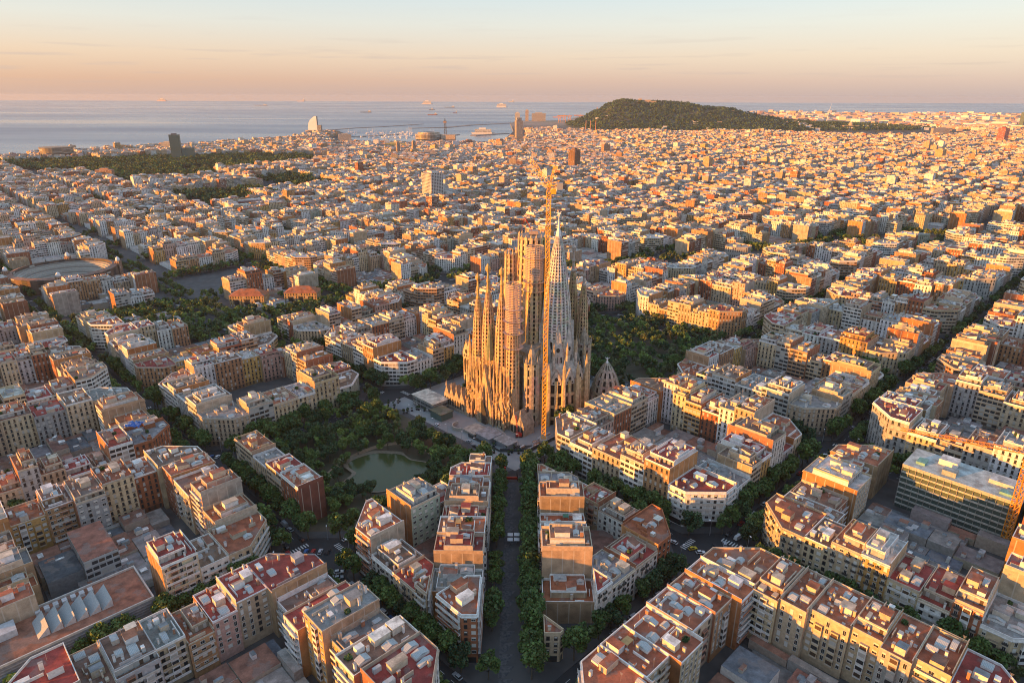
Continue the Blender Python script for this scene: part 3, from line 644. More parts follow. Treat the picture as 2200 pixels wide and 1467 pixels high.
# --- the two half blocks either side of the avenue, cut by the avenue and the grid
def half_block(sg, heights, outer, far_h, nearend, bi):
    r_ = random.Random(50 + sg); res = []
    def W(x, y): return (sg * x, y)
    def fix(poly, fl):
        if sg < 0: return poly, fl
        return [(p[0], p[1]) for p in poly], fl
    # build for the left half (x<0), mirror for the right
    lim = [(-1, 1, -14.8), (-1, -1, 174.4 - .6)]                        # far side: -x+y <= -14.8 ; near side: -x-y <= 173.8
    xa = -12.5; xi = -33.5; y = -30.; m = 0
    for wd, nf, rf, wl in heights:
        poly, fl = [(xa, y), (xi, y), (xi, y - wd + .02), (xa, y - wd + .02)], ['P', 'R', 'P', 'F']
        for (a, b_, c) in lim: poly, fl = clip(poly, fl, a, b_, c)
        m += 1
        if len(poly) > 2 and abs(area(poly)) > 25: res.append((poly, fl, nf, rf, wl, ('row', 'avenue', m, len(heights))))
        y -= wd
    # row along the near outer street  (x+y = -174.4), from the left corner (-80,-94) to the near end
    s = 0.; tx, ty = .7071, -.7071; ox, oy = -80.1 , -94.3; nx, ny = .7071, .7071; tot = 113.3
    for m, (wd, nf, rf, wl, dep) in enumerate(outer):
        a0, a1 = s, s + wd - .02
        poly = [(ox + tx * a0, oy + ty * a0), (ox + tx * a1, oy + ty * a1), (ox + tx * a1 + nx * dep, oy + ty * a1 + ny * dep), (ox + tx * a0 + nx * dep, oy + ty * a0 + ny * dep)]; fl = ['F', 'P', 'R', 'P']
        poly, fl = clip(poly, fl, 1, 0, xi - .03 if m < len(outer) - 1 else xa)
        poly, fl = clip(poly, fl, -1, 0, 80.1 - 10)                     # corner chamfer
        poly, fl = clip(poly, fl, 0, -1, 156 if m == len(outer) - 1 else 400)
        if m == len(outer) - 1: poly, fl = clip(poly, fl, 0, 1, y - .03)
        s += wd; fl = ['F' if (f_ == 'R' and (m in (0, len(outer) - 1))) else f_ for f_ in fl]
        if len(poly) > 2 and abs(area(poly)) > 25: res.append((poly, fl, nf, rf, wl, ('row', 'outer street', m + 1, len(outer))))
    s = 26.
    tx, ty = .7071, .7071; nx, ny = .7071, -.7071
    for m, (wd, nf, rf, wl, dep) in enumerate(far_h):
        a0, a1 = s, s + wd - .02
        poly = [(ox + tx * a1, oy + ty * a1), (ox + tx * a0, oy + ty * a0), (ox + tx * a0 + nx * dep, oy + ty * a0 + ny * dep), (ox + tx * a1 + nx * dep, oy + ty * a1 + ny * dep)]; fl = ['F', 'P', 'R', 'P']
        poly, fl = clip(poly, fl, 1, 0, xi - .03); s += wd
        if len(poly) > 2 and abs(area(poly)) > 25: res.append((poly, fl, nf, rf, wl, ('row', 'far side', m + 1, len(far_h))))
    for poly, fl, nf, rf, wl, where in res:
        if sg > 0: poly = [(-p[0], p[1]) for p in poly][::-1]; fl = (fl[::-1][1:] + fl[::-1][:1])
        if area(poly) < 0: poly = poly[::-1]; fl = fl[::-1][1:] + fl[::-1][:1]
        # drop tiny edges
        kp = [k for k in range(len(poly)) if math.hypot(poly[k][0] - poly[(k + 1) % len(poly)][0], poly[k][1] - poly[(k + 1) % len(poly)][1]) > .3]
        poly, fl = [poly[k] for k in kp], [fl[k] for k in kp]
        # start on a front edge
        k0 = next((k for k in range(len(fl)) if fl[k] == 'F'), 0); poly = poly[k0:] + poly[:k0]; fl = fl[k0:] + fl[:k0]
        L = mklot(poly, fl, r_, nf=nf, where=where, block=bi)
        L['roof'] = next(x for x in ROOFS if x[0] == rf); L['wall'] = next(x for x in WALLS if x[0] == wl)
        lots.append(L)
TC, DR, BR, GY, PA = 'terracotta', 'dark red', 'brown', 'grey', 'pale'
half_block(-1, [(13, 6, BR, 'cream'), (13, 7, DR, 'white'), (12, 6, TC, 'cream'), (12, 7, BR, 'beige'), (13, 6, DR, 'cream'), (14, 7, TC, 'cream'), (12, 7, DR, 'white'), (15, 4, GY, 'grey')],
           [(26, 8, TC, 'brick red', 18), (17, 5, BR, 'grey', 16), (15, 5, DR, 'cream', 16), (14, 6, TC, 'beige', 17), (40, 7, TC, 'brick red', 26)],
           [(17, 8, GY, 'pale green', 20), (16, 5, DR, 'cream', 15), (18, 4, BR, 'beige', 15), (20, 5, TC, 'cream', 14)], None, (-1, -1))
half_block(1, [(14, 4, TC, 'cream'), (13, 5, GY, 'grey'), (13, 5, BR, 'white'), (13, 8, TC, 'tan brick'), (12, 5, TC, 'beige'), (13, 6, DR, 'white'), (14, 8, BR, 'brick red'), (14, 3, TC, 'beige')],
           [(24, 6, TC, 'brick red', 20), (16, 5, DR, 'white', 17), (16, 5, GY, 'white', 18), (15, 6, DR, 'white', 17), (14, 7, BR, 'grey', 17), (28, 4, TC, 'cream', 24)],
           [(15, 4, BR, 'white', 14), (14, 5, DR, 'beige', 14), (16, 4, TC, 'cream', 13), (16, 5, BR, 'cream', 13)], None, (-1, -1))
# --- the lone row beside the pond park
r_ = random.Random(5); f = block_frame(-1, 0, 0); v0 = 20.
for m, (wd, nf, rf, wl) in enumerate([(20, 7, TC, 'brick red'), (17, 7, DR, 'cream'), (17, 6, GY, 'beige'), (24, 7, TC, 'cream')]):
    L = mklot([f(0, v0 + wd - .02), f(0, v0), f(14, v0), f(14, v0 + wd - .02)], 'FPRP', r_, nf=nf, where=('row', 'park', m + 1, 4), block=(-1, 0), attic=0)
    L['roof'] = next(x for x in ROOFS if x[0] == rf); L['wall'] = next(x for x in WALLS if x[0] == wl); L['party'] = (.24, .085, .055) if m == 0 else (.45, .3, .2); lots.append(L); v0 += wd

# --- height map for the test of what the camera can see
NX0, NY0, CS = -900, -330, 3.0; HM = np.zeros((600, 640))
for L in lots:
    xs = [p[0] for p in L['poly']]; ys = [p[1] for p in L['poly']]
    for a in range(int((min(xs) - NX0) / CS), int((max(xs) - NX0) / CS) + 1):
        for b_ in range(int((min(ys) - NY0) / CS), int((max(ys) - NY0) / CS) + 1):
            x, y = NX0 + (a + .5) * CS, NY0 + (b_ + .5) * CS
            if 0 <= a < 600 and 0 <= b_ < 640 and inside((x, y), L['poly']): HM[a, b_] = max(HM[a, b_], L['H'] + L['z'])
def seen(x, y, z, skip=9):
    d = math.hypot(CAM[0] - x, CAM[1] - y); n = int(d / 2.5)
    for k in range(int(skip / 2.5), n):
        t_ = k / n; px, py, pz = x + (CAM[0] - x) * t_, y + (CAM[1] - y) * t_, z + (CAM[2] - z) * t_
        if pz > 55: return True
        a, b_ = int((px - NX0) / CS), int((py - NY0) / CS)
        if 0 <= a < 600 and 0 <= b_ < 640 and HM[a, b_] > pz: return False
    return True
def in_frame(x, y, z, mx_=0):
    X, Y, zc = proj(x, y, z); return zc > 50 and -mx_ < X < 2200 + mx_ and 0 < Y < 1467 + mx_
for L in lots:
    L['zc'] = proj(*L['c'], L['H'])[2]
    L['vis'] = any(in_frame(p[0], p[1], L['z'] + L['H'] - 1) for p in L['poly'] + [L['c']]) 
    L['score'] = L['zc'] if L['vis'] and seen(*L['c'], L['z'] + L['H'] + 2.5, 3) else 1e9
order = sorted(lots, key=lambda L: L['score'])
own = [L for L in order[:296] if L['score'] < 1e8]
ownid = {id(L) for L in own}
NB = {(-1, -1): 'avenue blocks'}
for L in own: L['lod'] = 3 if L['zc'] < 345 else 2
BLOCKNAME.update({(-2, -1): 'bottom left block', (-1, -2): 'bottom right block', (-2, 0): 'block left of park row', (-2, 1): 'block at left picture edge', (-2, 2): 'upper left edge block',
    (-2, 3): 'block nearest the bullring', (-1, 1): 'block with parking yard', (-1, 2): 'block behind parking yard', (-1, 3): 'block beside the boulevard', (0, 1): 'block left behind the basilica',
    (0, 2): 'second block behind basilica', (0, -1): 'block right of basilica plaza', (1, -1): 'block right of the sacristy', (2, -1): 'block right of wooded park', (3, -1): 'far block past wooded park',
    (0, -2): 'block with green glass office', (1, -2): 'block behind glass office', (2, -2): 'right picture edge block', (3, -2): 'upper right edge block', (2, 0): 'block behind wooded park', (1, 1): 'block straight behind basilica',
    (-1, 0): 'lone row beside the pond park'})
for L in lots:
    w_ = L['where']
    if w_[0] == 'row' and w_[1] in ('near-right', 'far-right', 'far-left', 'near-left'):
        L['where'] = ('row', w_[1], w_[2] if w_[1] in ('near-right', 'near-left') else w_[2], w_[3])
    if L['block'] == (-1, -1):
        sd = 'left' if L['c'][0] < 0 else 'right'
        nm = {'avenue': '%s from basilica, %s-hand row along the avenue' % (ORD[w_[2]], sd), 'outer street': '%s from corner, outer street row, %s of avenue' % (ORD[w_[2]], sd), 'far side': '%s in short row facing the plaza, %s of avenue' % (ORD[w_[2]], sd)}[w_[1]]
        L['label'] = '%s house with %s roof, %s' % (L['wall'][0], L['roof'][0], nm)
    if L['block'] == (-1, 0): L['label'] = '%s house, %s roof, %s from near end, lone row beside the pond park' % (L['wall'][0], L['roof'][0], ORD[w_[2]])
# the glass office takes the far-right row of its block
lots = [L for L in lots if not (L['block'] == (0, -2) and L['where'][:2] == ('row', 'far-right'))]; own = [L for L in own if not (L['block'] == (0, -2) and L['where'][:2] == ('row', 'far-right'))]
for L in own: build_lot(L, L['lod'])

rest = Geo()
for L in lots:
    if id(L) not in ownid: build_lot(L, 1, rest)

# ------------------------------------------------------------------ block slabs, yards, kerbs
pv = Geo(); yard = Geo()
def octagon(i, j, m_=5.0, cut=16.):
    f = block_frame(i, j, 0); a, b_ = -m_, BL + m_; c = cut - m_
    return [f(*p) for p in ((a + cut, a), (b_ - cut, a), (b_, a + cut), (b_, b_ - cut), (b_ - cut, b_), (a + cut, b_), (a, b_ - cut), (a, a + cut))]
near_blocks = [(i, j) for i in range(-4, 7) for j in range(-4, 9)]
for (i, j) in near_blocks:
    O = octagon(i, j); cx, cy = uv2w(P_ * (i + .5), P_ * (j + .5)); zc_ = gz(cx, cy) + .14
    for k in range(8):
        a, b_ = O[k], O[(k + 1) % 8]; za, zb = gz(*a) + .14, gz(*b_) + .14
        pv.pol.append(([(*a, za), (*b_, zb), (cx, cy, zc_)], (1, 1, 1), pv.mi('plaza' if (i, j) in ((0, 0),) else 'pave'), [(0, 0)] * 3))
        pv.pol.append(([(*a, za - .6), (*b_, zb - .6), (*b_, zb), (*a, za)], (1, 1, 1), pv.mi('pave'), [(0, 0)] * 4))
o = pv.obj('pavement'); tag(o, kind='structure')
built = {L['block'] for L in lots}
yr = random.Random(11)
for (i, j) in sorted(built - {(-1, -1), (-1, 0)}):
    f = block_frame(i, j, 0); f1 = block_frame(i, j, 0); o_ = f(0, 0); e = f(1, 0); t_ = (e[0] - o_[0], e[1] - o_[1]); cx, cy = f(BL / 2, BL / 2); z_ = gz(cx, cy)
    s_ = 27.5
    while s_ < BL - 30:
        ws = yr.uniform(8, 16); d_ = 27.5
        while d_ < BL - 30:
            wd = yr.uniform(9, 20)
            if not (i, j) == (-1, 1):
                h = yr.choice([.6, 3.6, 4.2, 4.8, 5.2, 7.5]); rc = var(yr, yr.choice([(.24, .12, .08), (.22, .2, .19), (.13, .15, .17), (.32, .3, .28), (.2, .1, .07)]), .1)
                yard.b(o_, t_, s_, min(s_ + ws - .3, BL - 27.5), d_, min(d_ + wd - .3, BL - 27.5), z_ - 1, z_ + h, var(yr, yr.choice([WHITE, (.4, .34, .27), (.3, .28, .26)]), .1), rc, mt='roof')
                if h > 3:
                    for _ in range(yr.choice([1, 2, 3, 4])):
                        a, b_ = yr.uniform(s_ + 1, s_ + ws - 4), yr.uniform(d_ + 1, d_ + wd - 4); ww, dd = yr.uniform(1.5, 4), yr.uniform(1.2, 4)
                        if a + ww < BL - 28 and b_ + dd < BL - 28: yard.b(o_, t_, a, a + ww, b_, b_ + dd, z_ + h - .02, z_ + h + yr.uniform(.6, 2.4), var(yr, yr.choice([WHITE, (.5, .45, .4), (.35, .37, .38)]), .1), yr.choice([WHITE, (.4, .4, .4), (.25, .12, .08), (.2, .24, .26)]), mt='roof')
            d_ += wd
        s_ += ws
# low sheds between the rows of the two half blocks
for sg in (-1, 1):
    for (x0, x1, y0, y1, h) in ((34, 48, -78, -100, 4.5), (34, 44, -104, -126, 6), (48, 58, -84, -104, 3.6), (34, 39, -127, -138, 4)):
        a, b_ = sorted((sg * x0, sg * x1)); yard.b((a, y1), (1, 0), 0, b_ - a, 0, y0 - y1, gz(a, y0) - 1, gz(a, y0) + h, (.4, .34, .28), (.24, .12, .09), mt='roof')
tag(yard.obj('courtyard_sheds'), 'low sheds and workshops filling the inner courtyards of the blocks', 'courtyard sheds', None, 'stuff')

# ------------------------------------------------------------------ the rest of the city, out to the plain
fr = random.Random(3); done_blocks = {(i, j) for i in range(-3, 5) for j in range(-3, 5)}
fr_np = np.random.default_rng(4)
far_tree = []; PBUILT = []
VOID = [(-190, 1104, 45), (165, 1811, 40), (-584, 472, 84), (-1159, 1532, 50), (-276, 366, 75), (-520, 3413, 120), (-19, 3421, 60)]
for i in range(-28, 46):
    for j in range(-46, 46):
        x, y = uv2w(P_ * (i + .5), P_ * (j + .5)); X, Y, zc = proj(x, y, 10)
        if zc < 150 or X < -260 - 60000 / zc * 1.0 or X > 2460 + 60000 / zc or Y > 2300 or zc > 5700: continue
        if (i, j) in done_blocks and ((i, j) in SPECIAL or (i, j) in built): continue
        if not in_poly(x, y, LAND) or not in_poly(x + 60, y + 140, LAND) or not in_poly(x - 90, y, LAND): continue
        ip = next((k for k, Pk in enumerate(PARKS) if in_poly(x, y, Pk)), -1)
        if in_poly(x, y, HILL) or ip in (0, 1) or (ip == 2 and (i * 7 + j * 5) % 5 not in (0, 2)): continue
        if ip == 2: PBUILT.append((x, y))
        if y > 4650 and x < 3000: continue
        old = (x > -900 and x < 450 and y > 1750)
        rot = fr.choice((-1, 1)) * fr.uniform(.1, .7) if old else 0
        if zc < 1250 and not old:
            for L in block_lots(i, j, fr):
                if not diag_blocked(*L['c']) and not any(math.hypot(L['c'][0] - vx, L['c'][1] - vy) < vr for vx, vy, vr in VOID):
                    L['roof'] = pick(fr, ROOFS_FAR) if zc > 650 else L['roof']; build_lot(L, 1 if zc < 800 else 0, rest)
            f = block_frame(i, j, 0); o_ = f(0, 0); e = f(1, 0); t_ = (e[0] - o_[0], e[1] - o_[1]); z_ = gz(x, y)
            if not diag_blocked(x, y, 60) and not any(math.hypot(x - vx, y - vy) < vr for vx, vy, vr in VOID):
                for a in range(3):
                    for b_ in range(3): rest.b(o_, t_, 28 + a * 19.5, 46 + a * 19.5, 28 + b_ * 19.5, 46 + b_ * 19.5, z_ - 2, z_ + fr.choice([3.5, 4.5, 6, 8]), WHITE, var(fr, fr.choice([(.3, .16, .11), (.4, .38, .35), (.3, .28, .26), (.22, .2, .18)]), .12), mt='roof')
            continue
        big = zc > 2600
        cx0, cy0 = x, y; ca, sa = math.cos(math.pi / 4 + rot), math.sin(math.pi / 4 + rot); t_ = (ca, sa); z_ = gz(x, y)
        nn_ = 6 if not big else 5; ext = 113. if not old else 126.; cell = ext / nn_
        base = fr.gauss(20, 2.0) if not old else fr.gauss(17, 2)
        if y > 3000: base *= .85
        if y > 2650 and x < 100 or not in_poly(x - 250, y + 150, LAND): base *= .72
        for a in range(nn_):
            s_ = -ext / 2 + a * cell
            for b_ in range(nn_):
                d_ = -ext / 2 + b_ * cell; inner = (0 < a < nn_ - 1 and 0 < b_ < nn_ - 1) and not old
                h = base + fr.gauss(0, 2.5) if not inner else fr.choice([4, 5, 7, 12])
                if fr.random() < .02: h += fr.uniform(6, 16)
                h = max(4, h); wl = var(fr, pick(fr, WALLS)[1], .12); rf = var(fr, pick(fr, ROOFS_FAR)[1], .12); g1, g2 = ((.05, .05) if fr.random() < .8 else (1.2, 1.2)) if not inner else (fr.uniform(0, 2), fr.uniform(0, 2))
                m_ = 'facade' if fr.random() < .6 else 'facade_band'; ms = fr.choice([m_, 'party'])
                px, py = x + t_[0] * (s_ + cell / 2) - t_[1] * (d_ + cell / 2), y + t_[1] * (s_ + cell / 2) + t_[0] * (d_ + cell / 2)
                if diag_blocked(px, py, 30): continue
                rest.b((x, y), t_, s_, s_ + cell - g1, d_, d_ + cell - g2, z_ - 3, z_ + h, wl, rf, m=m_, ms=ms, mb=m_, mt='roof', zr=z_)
                for _ in range(3 if not big else 2):
                    ww, dd, hh = fr.uniform(2.5, cell * .7), fr.uniform(2.5, cell * .6), fr.uniform(1.2, 3.6); sx, dx = s_ + fr.uniform(.3, cell - ww - 2), d_ + fr.uniform(.3, cell - dd - 2)
                    rest.b((x, y), t_, sx, sx + ww, dx, dx + dd, z_ + h - .03, z_ + h + hh, var(fr, fr.choice([WHITE, (.55, .5, .44), (.56, .42, .27), (.46, .24, .12), (.4, .38, .36)]), .15), var(fr, fr.choice([WHITE, rf, rf, (.36, .34, .32)]), .15), mt='roof')
        if fr.random() < .4: far_tree += [(x + fr.uniform(-60, 60), y + fr.uniform(-60, 60), 1.) for _ in range(3)]
# sheds and warehouses of the plain
for _ in range(2600):
    x, y = fr.uniform(1000, 8500), fr.uniform(4700, 10500)
    if not in_poly(x, y, LAND) or in_poly(x, y, HILL) or not in_poly(x, y + 250, LAND): continue
    a = fr.uniform(0, 3); t_ = (math.cos(a), math.sin(a)); L_ = fr.uniform(25, 130); rest.b((x, y), t_, 0, L_, 0, fr.uniform(20, 60), -24, gz(x, y) + fr.choice([7, 9, 12, 12, 20, 35 if fr.random() < .3 else 14]), var(fr, fr.choice([WHITE, (.6, .45, .35), (.5, .3, .2)]), .1), var(fr, fr.choice([WHITE, (.5, .42, .38), (.45, .3, .22)]), .1), mt='roof')
tag(rest.obj('city_houses'), 'mass of smaller houses filling the city from behind the basilica to the hill and harbour', 'city houses', None, 'stuff')
rest = None

# ------------------------------------------------------------------ ground, sea, pond
gg = Geo(); 
def grid(v): return [gz(*p) for p in v]
us = [-6000, -1500, -300, 0, 350, 700, 2500, 20000]; vs = [-20000, -6000, -1500, -300, 0, 300, 600, 1500, 3000]
gp = Geo()
# near city ground follows the slope; the rest of the land is the coast polygon
land_o = bpy.data.meshes.new('ground')
import bmesh
bm = bmesh.new(); vsb = [bm.verts.new((x, y, 0)) for x, y in LAND]; fce = bm.faces.new(vsb)
bmesh.ops.triangulate(bm, faces=[fce])
for (pt, no) in [((uv2w(u, 0)), (1, 1)) for u in (-300, 700)] + [((uv2w(0, v)), (-1, 1)) for v in (-300, 600)]:
    bmesh.ops.bisect_plane(bm, geom=bm.verts[:] + bm.edges[:] + bm.faces[:], plane_co=(pt[0], pt[1], 0), plane_no=(no[0], no[1], 0))
for v in bm.verts: v.co.z = gz(v.co.x, v.co.y)
bm.normal_update()
for fc in bm.faces:
    if fc.normal.z < 0: fc.normal_flip()
bm.to_mesh(land_o); bm.free(); land_o.materials.append(M['ground'])
o = bpy.data.objects.new('ground', land_o); COL.objects.link(o); tag(o, kind='structure')
g = Geo(); g.pol.append(([(-60000, 1500, SEA), (60000, 1500, SEA), (60000, 29000, SEA), (-60000, 29000, SEA)], (1, 1, 1), g.mi('water'), [(0, 0)] * 4)); tag(g.obj('sea'), kind='structure')
# quay walls along the coast
g = Geo()
for k in range(len(COAST) - 1):
    a, b_ = COAST[k], COAST[k + 1]; g.pol.append(([(*b_, SEA - 1), (*a, SEA - 1), (*a, gz(*a)), (*b_, gz(*b_))], (.3, .28, .26), g.mi('plain'), [(0, 0)] * 4))
tag(g.obj('shore'), kind='structure')
def pond_pt(a, r_, cx, cy): 
    k = 1 + .13 * math.sin(3 * a + 1) + .09 * math.sin(5 * a + .6) + .05 * math.sin(7 * a); return (cx + r_ * k * math.cos(a), cy + r_ * .95 * k * math.sin(a))
PCX, PCY, PR = -77, -12, 22.
g = Geo(); zz = gz(PCX, PCY) + 1.0; ring = [pond_pt(k * math.tau / 40, PR, PCX, PCY) for k in range(40)]
g.pol.append(([(*p, zz) for p in ring], (1, 1, 1), g.mi('pond'), [(0, 0)] * 40)); tag(g.obj('pond'), kind='structure')
g = Geo(); r2 = [pond_pt(k * math.tau / 40, PR + (1.4 if k < 8 or k > 24 else 3.4), PCX, PCY) for k in range(40)]
for k in range(40):
    j = (k + 1) % 40; g.pol.append(([(*ring[k], zz + .12), (*r2[k], zz + .12), (*r2[j], zz + .12), (*ring[j], zz + .12)][::-1], (.20, .16, .11), g.mi('plain'), [(0, 0)] * 4))
for k in range(26):
    a0, a1 = math.radians(40 + k * 7), math.radians(47 + k * 7); q_ = []
    for r_, a_ in ((31 + 3 * math.sin(k * .3), a0), (35 + 3 * math.sin(k * .3), a0), (35 + 3 * math.sin(k * .3 + .3), a1), (31 + 3 * math.sin(k * .3 + .3), a1)): X_, Y_ = PCX + r_ * math.cos(a_), PCY + r_ * math.sin(a_); q_.append((X_, Y_, gz(X_, Y_) + .2))
    g.pol.append((q_, (.30, .21, .13), g.mi('plain'), [(0, 0)] * 4))
tag(g.obj('pond_path'), kind='structure')
# park soil over the park block slabs
g = Geo()
for (i, j) in ((-1, 0), (1, 0)):
    O = octagon(i, j, 0, 14); cx, cy = uv2w(P_ * (i + .5), P_ * (j + .5))
    for k in range(8):
        a, b_ = O[k], O[(k + 1) % 8]; g.pol.append(([(*a, gz(*a) + .16), (*b_, gz(*b_) + .16), (cx, cy, gz(cx, cy) + .16)], (1, 1, 1), g.mi('soil'), [(0, 0)] * 3))
tag(g.obj('park_ground'), kind='structure')
# road and avenue paving, markings
g = Geo()
def usheet(u0, u1, v0, v1, m, n=6, dz=.02):
    for a in range(n):
        for b_ in range(n):
            q_ = [(u0 + (u1 - u0) * (a + i_) / n, v0 + (v1 - v0) * (b_ + j_) / n) for i_, j_ in ((0, 0), (1, 0), (1, 1), (0, 1))]
            g.pol.append(([(*uv2w(*p_), gz(*uv2w(*p_)) + dz) for p_ in q_], (1, 1, 1), g.mi(m), [(0, 0)] * 4))
usheet(-9, 9.9, -9, 128, 'plaza'); usheet(10, 70, -9, 4.9, 'plaza'); usheet(-70, -9.1, -7, 4.9, 'promenade')
tag(g.obj('plaza'), kind='structure'); g = Geo()
for k in range(26):
    y0 = -26 - k * 6.; g.pol.append(([(-4.6, y0 - 5.6, gz(0, y0) + .18 + 0), (4.6, y0 - 5.6, gz(0, y0) + .18), (4.6, y0, gz(0, y0) + .18), (-4.6, y0, gz(0, y0) + .18)], (1, 1, 1), g.mi('promenade'), [(0, 0)] * 4))
tag(g.obj('promenade'), kind='structure')
g = Geo()
def stripe(x0, y0, x1, y1, w_):
    L_ = math.hypot(x1 - x0, y1 - y0); t_ = ((x1 - x0) / L_, (y1 - y0) / L_); nn_ = (-t_[1] * w_ / 2, t_[0] * w_ / 2)
    P4 = [(x0 - nn_[0], y0 - nn_[1]), (x1 - nn_[0], y1 - nn_[1]), (x1 + nn_[0], y1 + nn_[1]), (x0 + nn_[0], y0 + nn_[1])]
    g.pol.append(([(*p, gz(*p) + .012) for p in P4], (1, 1, 1), g.mi('stripe'), [(0, 0)] * 4))
for i in range(-3, 6):
    for j in range(-3, 7):
        for ax in (0, 1):                                            # zebra crossings and lane dashes
            for sgn in (-1, 1):
                for q_ in range(7):
                    o_ = -4.2 + q_ * 1.4; dd = 14.5 * sgn
                    a = (P_ * i + dd - 1.5, P_ * j + o_) if ax == 0 else (P_ * i + o_, P_ * j + dd - 1.5); b_ = (a[0] + 3, a[1]) if ax == 0 else (a[0], a[1] + 3)
                    stripe(*uv2w(*a), *uv2w(*b_), .6)
            for q_ in range(14):
                s_ = 24 + q_ * 6.4
                for off in (-1.7, 1.7):
                    a = (P_ * i + s_, P_ * j + off) if ax == 0 else (P_ * i + off, P_ * j + s_); b_ = (a[0] + 2.6, a[1]) if ax == 0 else (a[0], a[1] + 2.6); stripe(*uv2w(*a), *uv2w(*b_), .16)
tag(g.obj('road_markings'), kind='structure')

# ------------------------------------------------------------------ trees
tr_ = random.Random(21); cand = []
for i in range(-4, 8):
    for j in range(-4, 9):
        for ax in (0, 1):
            for sd in (-1, 1):
                for q_ in range(14):
                    s_ = 18 + q_ * 7.5; off = sd * (6.6 + tr_.uniform(-.3, .3))
                    if tr_.random() < .1: continue
                    u, v = (P_ * i + s_, P_ * j + off) if ax == 0 else (P_ * i + off, P_ * j + s_)
                    if (i, j) == (0, 0) and tr_.random() < .8: continue
                    if ax == 0 and j == 0 and -1 <= i < 0 and sd > 0 and False: continue
                    if ax == 1 and i == 0 and j == 0 : continue
                    x, y = uv2w(u, v)
                    if abs(x) < 17 and y < -20: continue
                    cand.append((x, y, 'plane' if tr_.random() < .8 else 'dark', tr_.uniform(.9, 1.25), 'st'))
for sd in (-1, 1):
    for q_ in range(23):
        y = -30 - q_ * 6.1 
        if sd < 0 and tr_.random() < .3: continue
        cand.append((sd * tr_.uniform(7.4, 8.3), y, 'plane', tr_.uniform(1.0, 1.25) * (1.05 if sd > 0 else .85), 'av'))
f = block_frame(-1, 0, 0)
for _ in range(1500):                                                  # pond park
    p, q = tr_.uniform(16, BL - 2), tr_.uniform(2, BL - 2); x, y = f(p, q)
    d = math.hypot(x - PCX, (y - PCY) / .95)
    if d < PR + 4.5 or (30 < math.hypot(x - PCX, y - PCY) < 37 and math.degrees(math.atan2(y - PCY, x - PCX)) % 360 > 35 and math.degrees(math.atan2(y - PCY, x - PCX)) % 360 < 225) or any(math.hypot(c[0] - x, c[1] - y) < 5.0 for c in cand if c[4] == 'pp'): continue
    if q > BL - 4 or (p < 60 and q < 18) or (p > BL - 9 and q > 12): continue
    if (p - 70) ** 2 + (q - 108) ** 2 < 60: continue
    cand.append((x, y, tr_.choice(['dark', 'dark', 'plane', 'light']), tr_.uniform(.75, 1.12), 'pp'))
f = block_frame(1, 0, 0)
for _ in range(900):                                                  # wooded park
    p, q = tr_.uniform(2, BL - 2), tr_.uniform(2, BL - 2); x, y = f(p, q)
    if abs((p - 56) - .45 * (q - 20)) < 3.4 and q > 10 or (p < 22 and q < 26) or (p - 40) ** 2 + (q - 14) ** 2 < 60: continue
    if any(math.hypot(c[0] - x, c[1] - y) < 5.8 for c in cand if c[4] == 'wp'): continue
    k = 'bronze' if abs((p - 56) - .45 * (q - 20)) < 15 and q > 30 else tr_.choice(['dark', 'plane', 'dark', 'light']); cand.append((x, y, k, tr_.uniform(.8, 1.15), 'wp'))
for (x, y, s_) in ((-34, 96, .9), (-41, 92, 1.0), (-46, 97, .9), (-38, 101, .8), (9.5, -22, 1.05), (34, -8, 1.1), (40, -13, .9)): cand.append((x, y, 'plane', s_, 'pl'))
solid = lambda x, y: (0 <= int((x - NX0) / CS) < 600 and 0 <= int((y - NY0) / CS) < 640 and HM[int((x - NX0) / CS), int((y - NY0) / CS)] > -50 and HM[int((x - NX0) / CS), int((y - NY0) / CS)] != 0)
cand = [c for c in cand if not solid(c[0], c[1]) and proj(c[0], c[1], 8)[2] > 60]
sc_ = []
for c in cand:
    zc = proj(c[0], c[1], 8)[2]; vis = in_frame(c[0], c[1], 8 + gz(c[0], c[1])) and (seen(c[0], c[1], gz(c[0], c[1]) + 11 * c[3], 3) or seen(c[0], c[1], gz(c[0], c[1]) + 7 * c[3], 6))
    sc_.append(zc / c[3] if vis else 1e9)
idx = sorted(range(len(cand)), key=lambda k: sc_[k]); nown = 0; far_pts = []
GR = {'st': ('leafy plane tree in the dark street between the blocks', 'street trees'), 'av': ('plane tree lining the central avenue below the basilica', 'trees along the avenue'), 'pp': ('%s tree in the pond park', 'trees of the pond park'),
      'wp': ('%s tree in the wooded park right of the basilica', 'trees of the wooded park'), 'pl': ('bushy tree at the edge of the basilica plaza', 'trees on the plaza')}
KW = {'plane': 'mid green leafy', 'dark': 'dark green dense', 'bronze': 'bronze brown', 'light': 'light green'}
for k in idx:
    x, y, kd, s_, cl = cand[k]
    if nown < 298 and sc_[k] < 1e8:
        lb, gr = GR[cl]; 
        if cl == 'st':
            lb = 'leafy plane tree in the street %s of the central avenue' % ('left' if x < 0 else 'right'); gr = 'street trees %s of the avenue' % ('left' if x < 0 else 'right')
        if cl == 'av': lb = 'plane tree in the row on the %s of the central avenue' % ('left' if x < 0 else 'right'); gr = 'avenue trees on the ' + ('left' if x < 0 else 'right')
        if '%s' in lb: lb = lb % KW[kd]; gr += ', ' + KW[kd]
        add_tree(x, y, kd, s_, lb, gr, tr_, tr_.uniform(.9, 1.1)); nown += 1
    else: far_pts.append((x, y, s_))
stuff_trees('street_tree_mass', far_pts, 'more distant green street trees between the city blocks', 260, 1.25, 5)
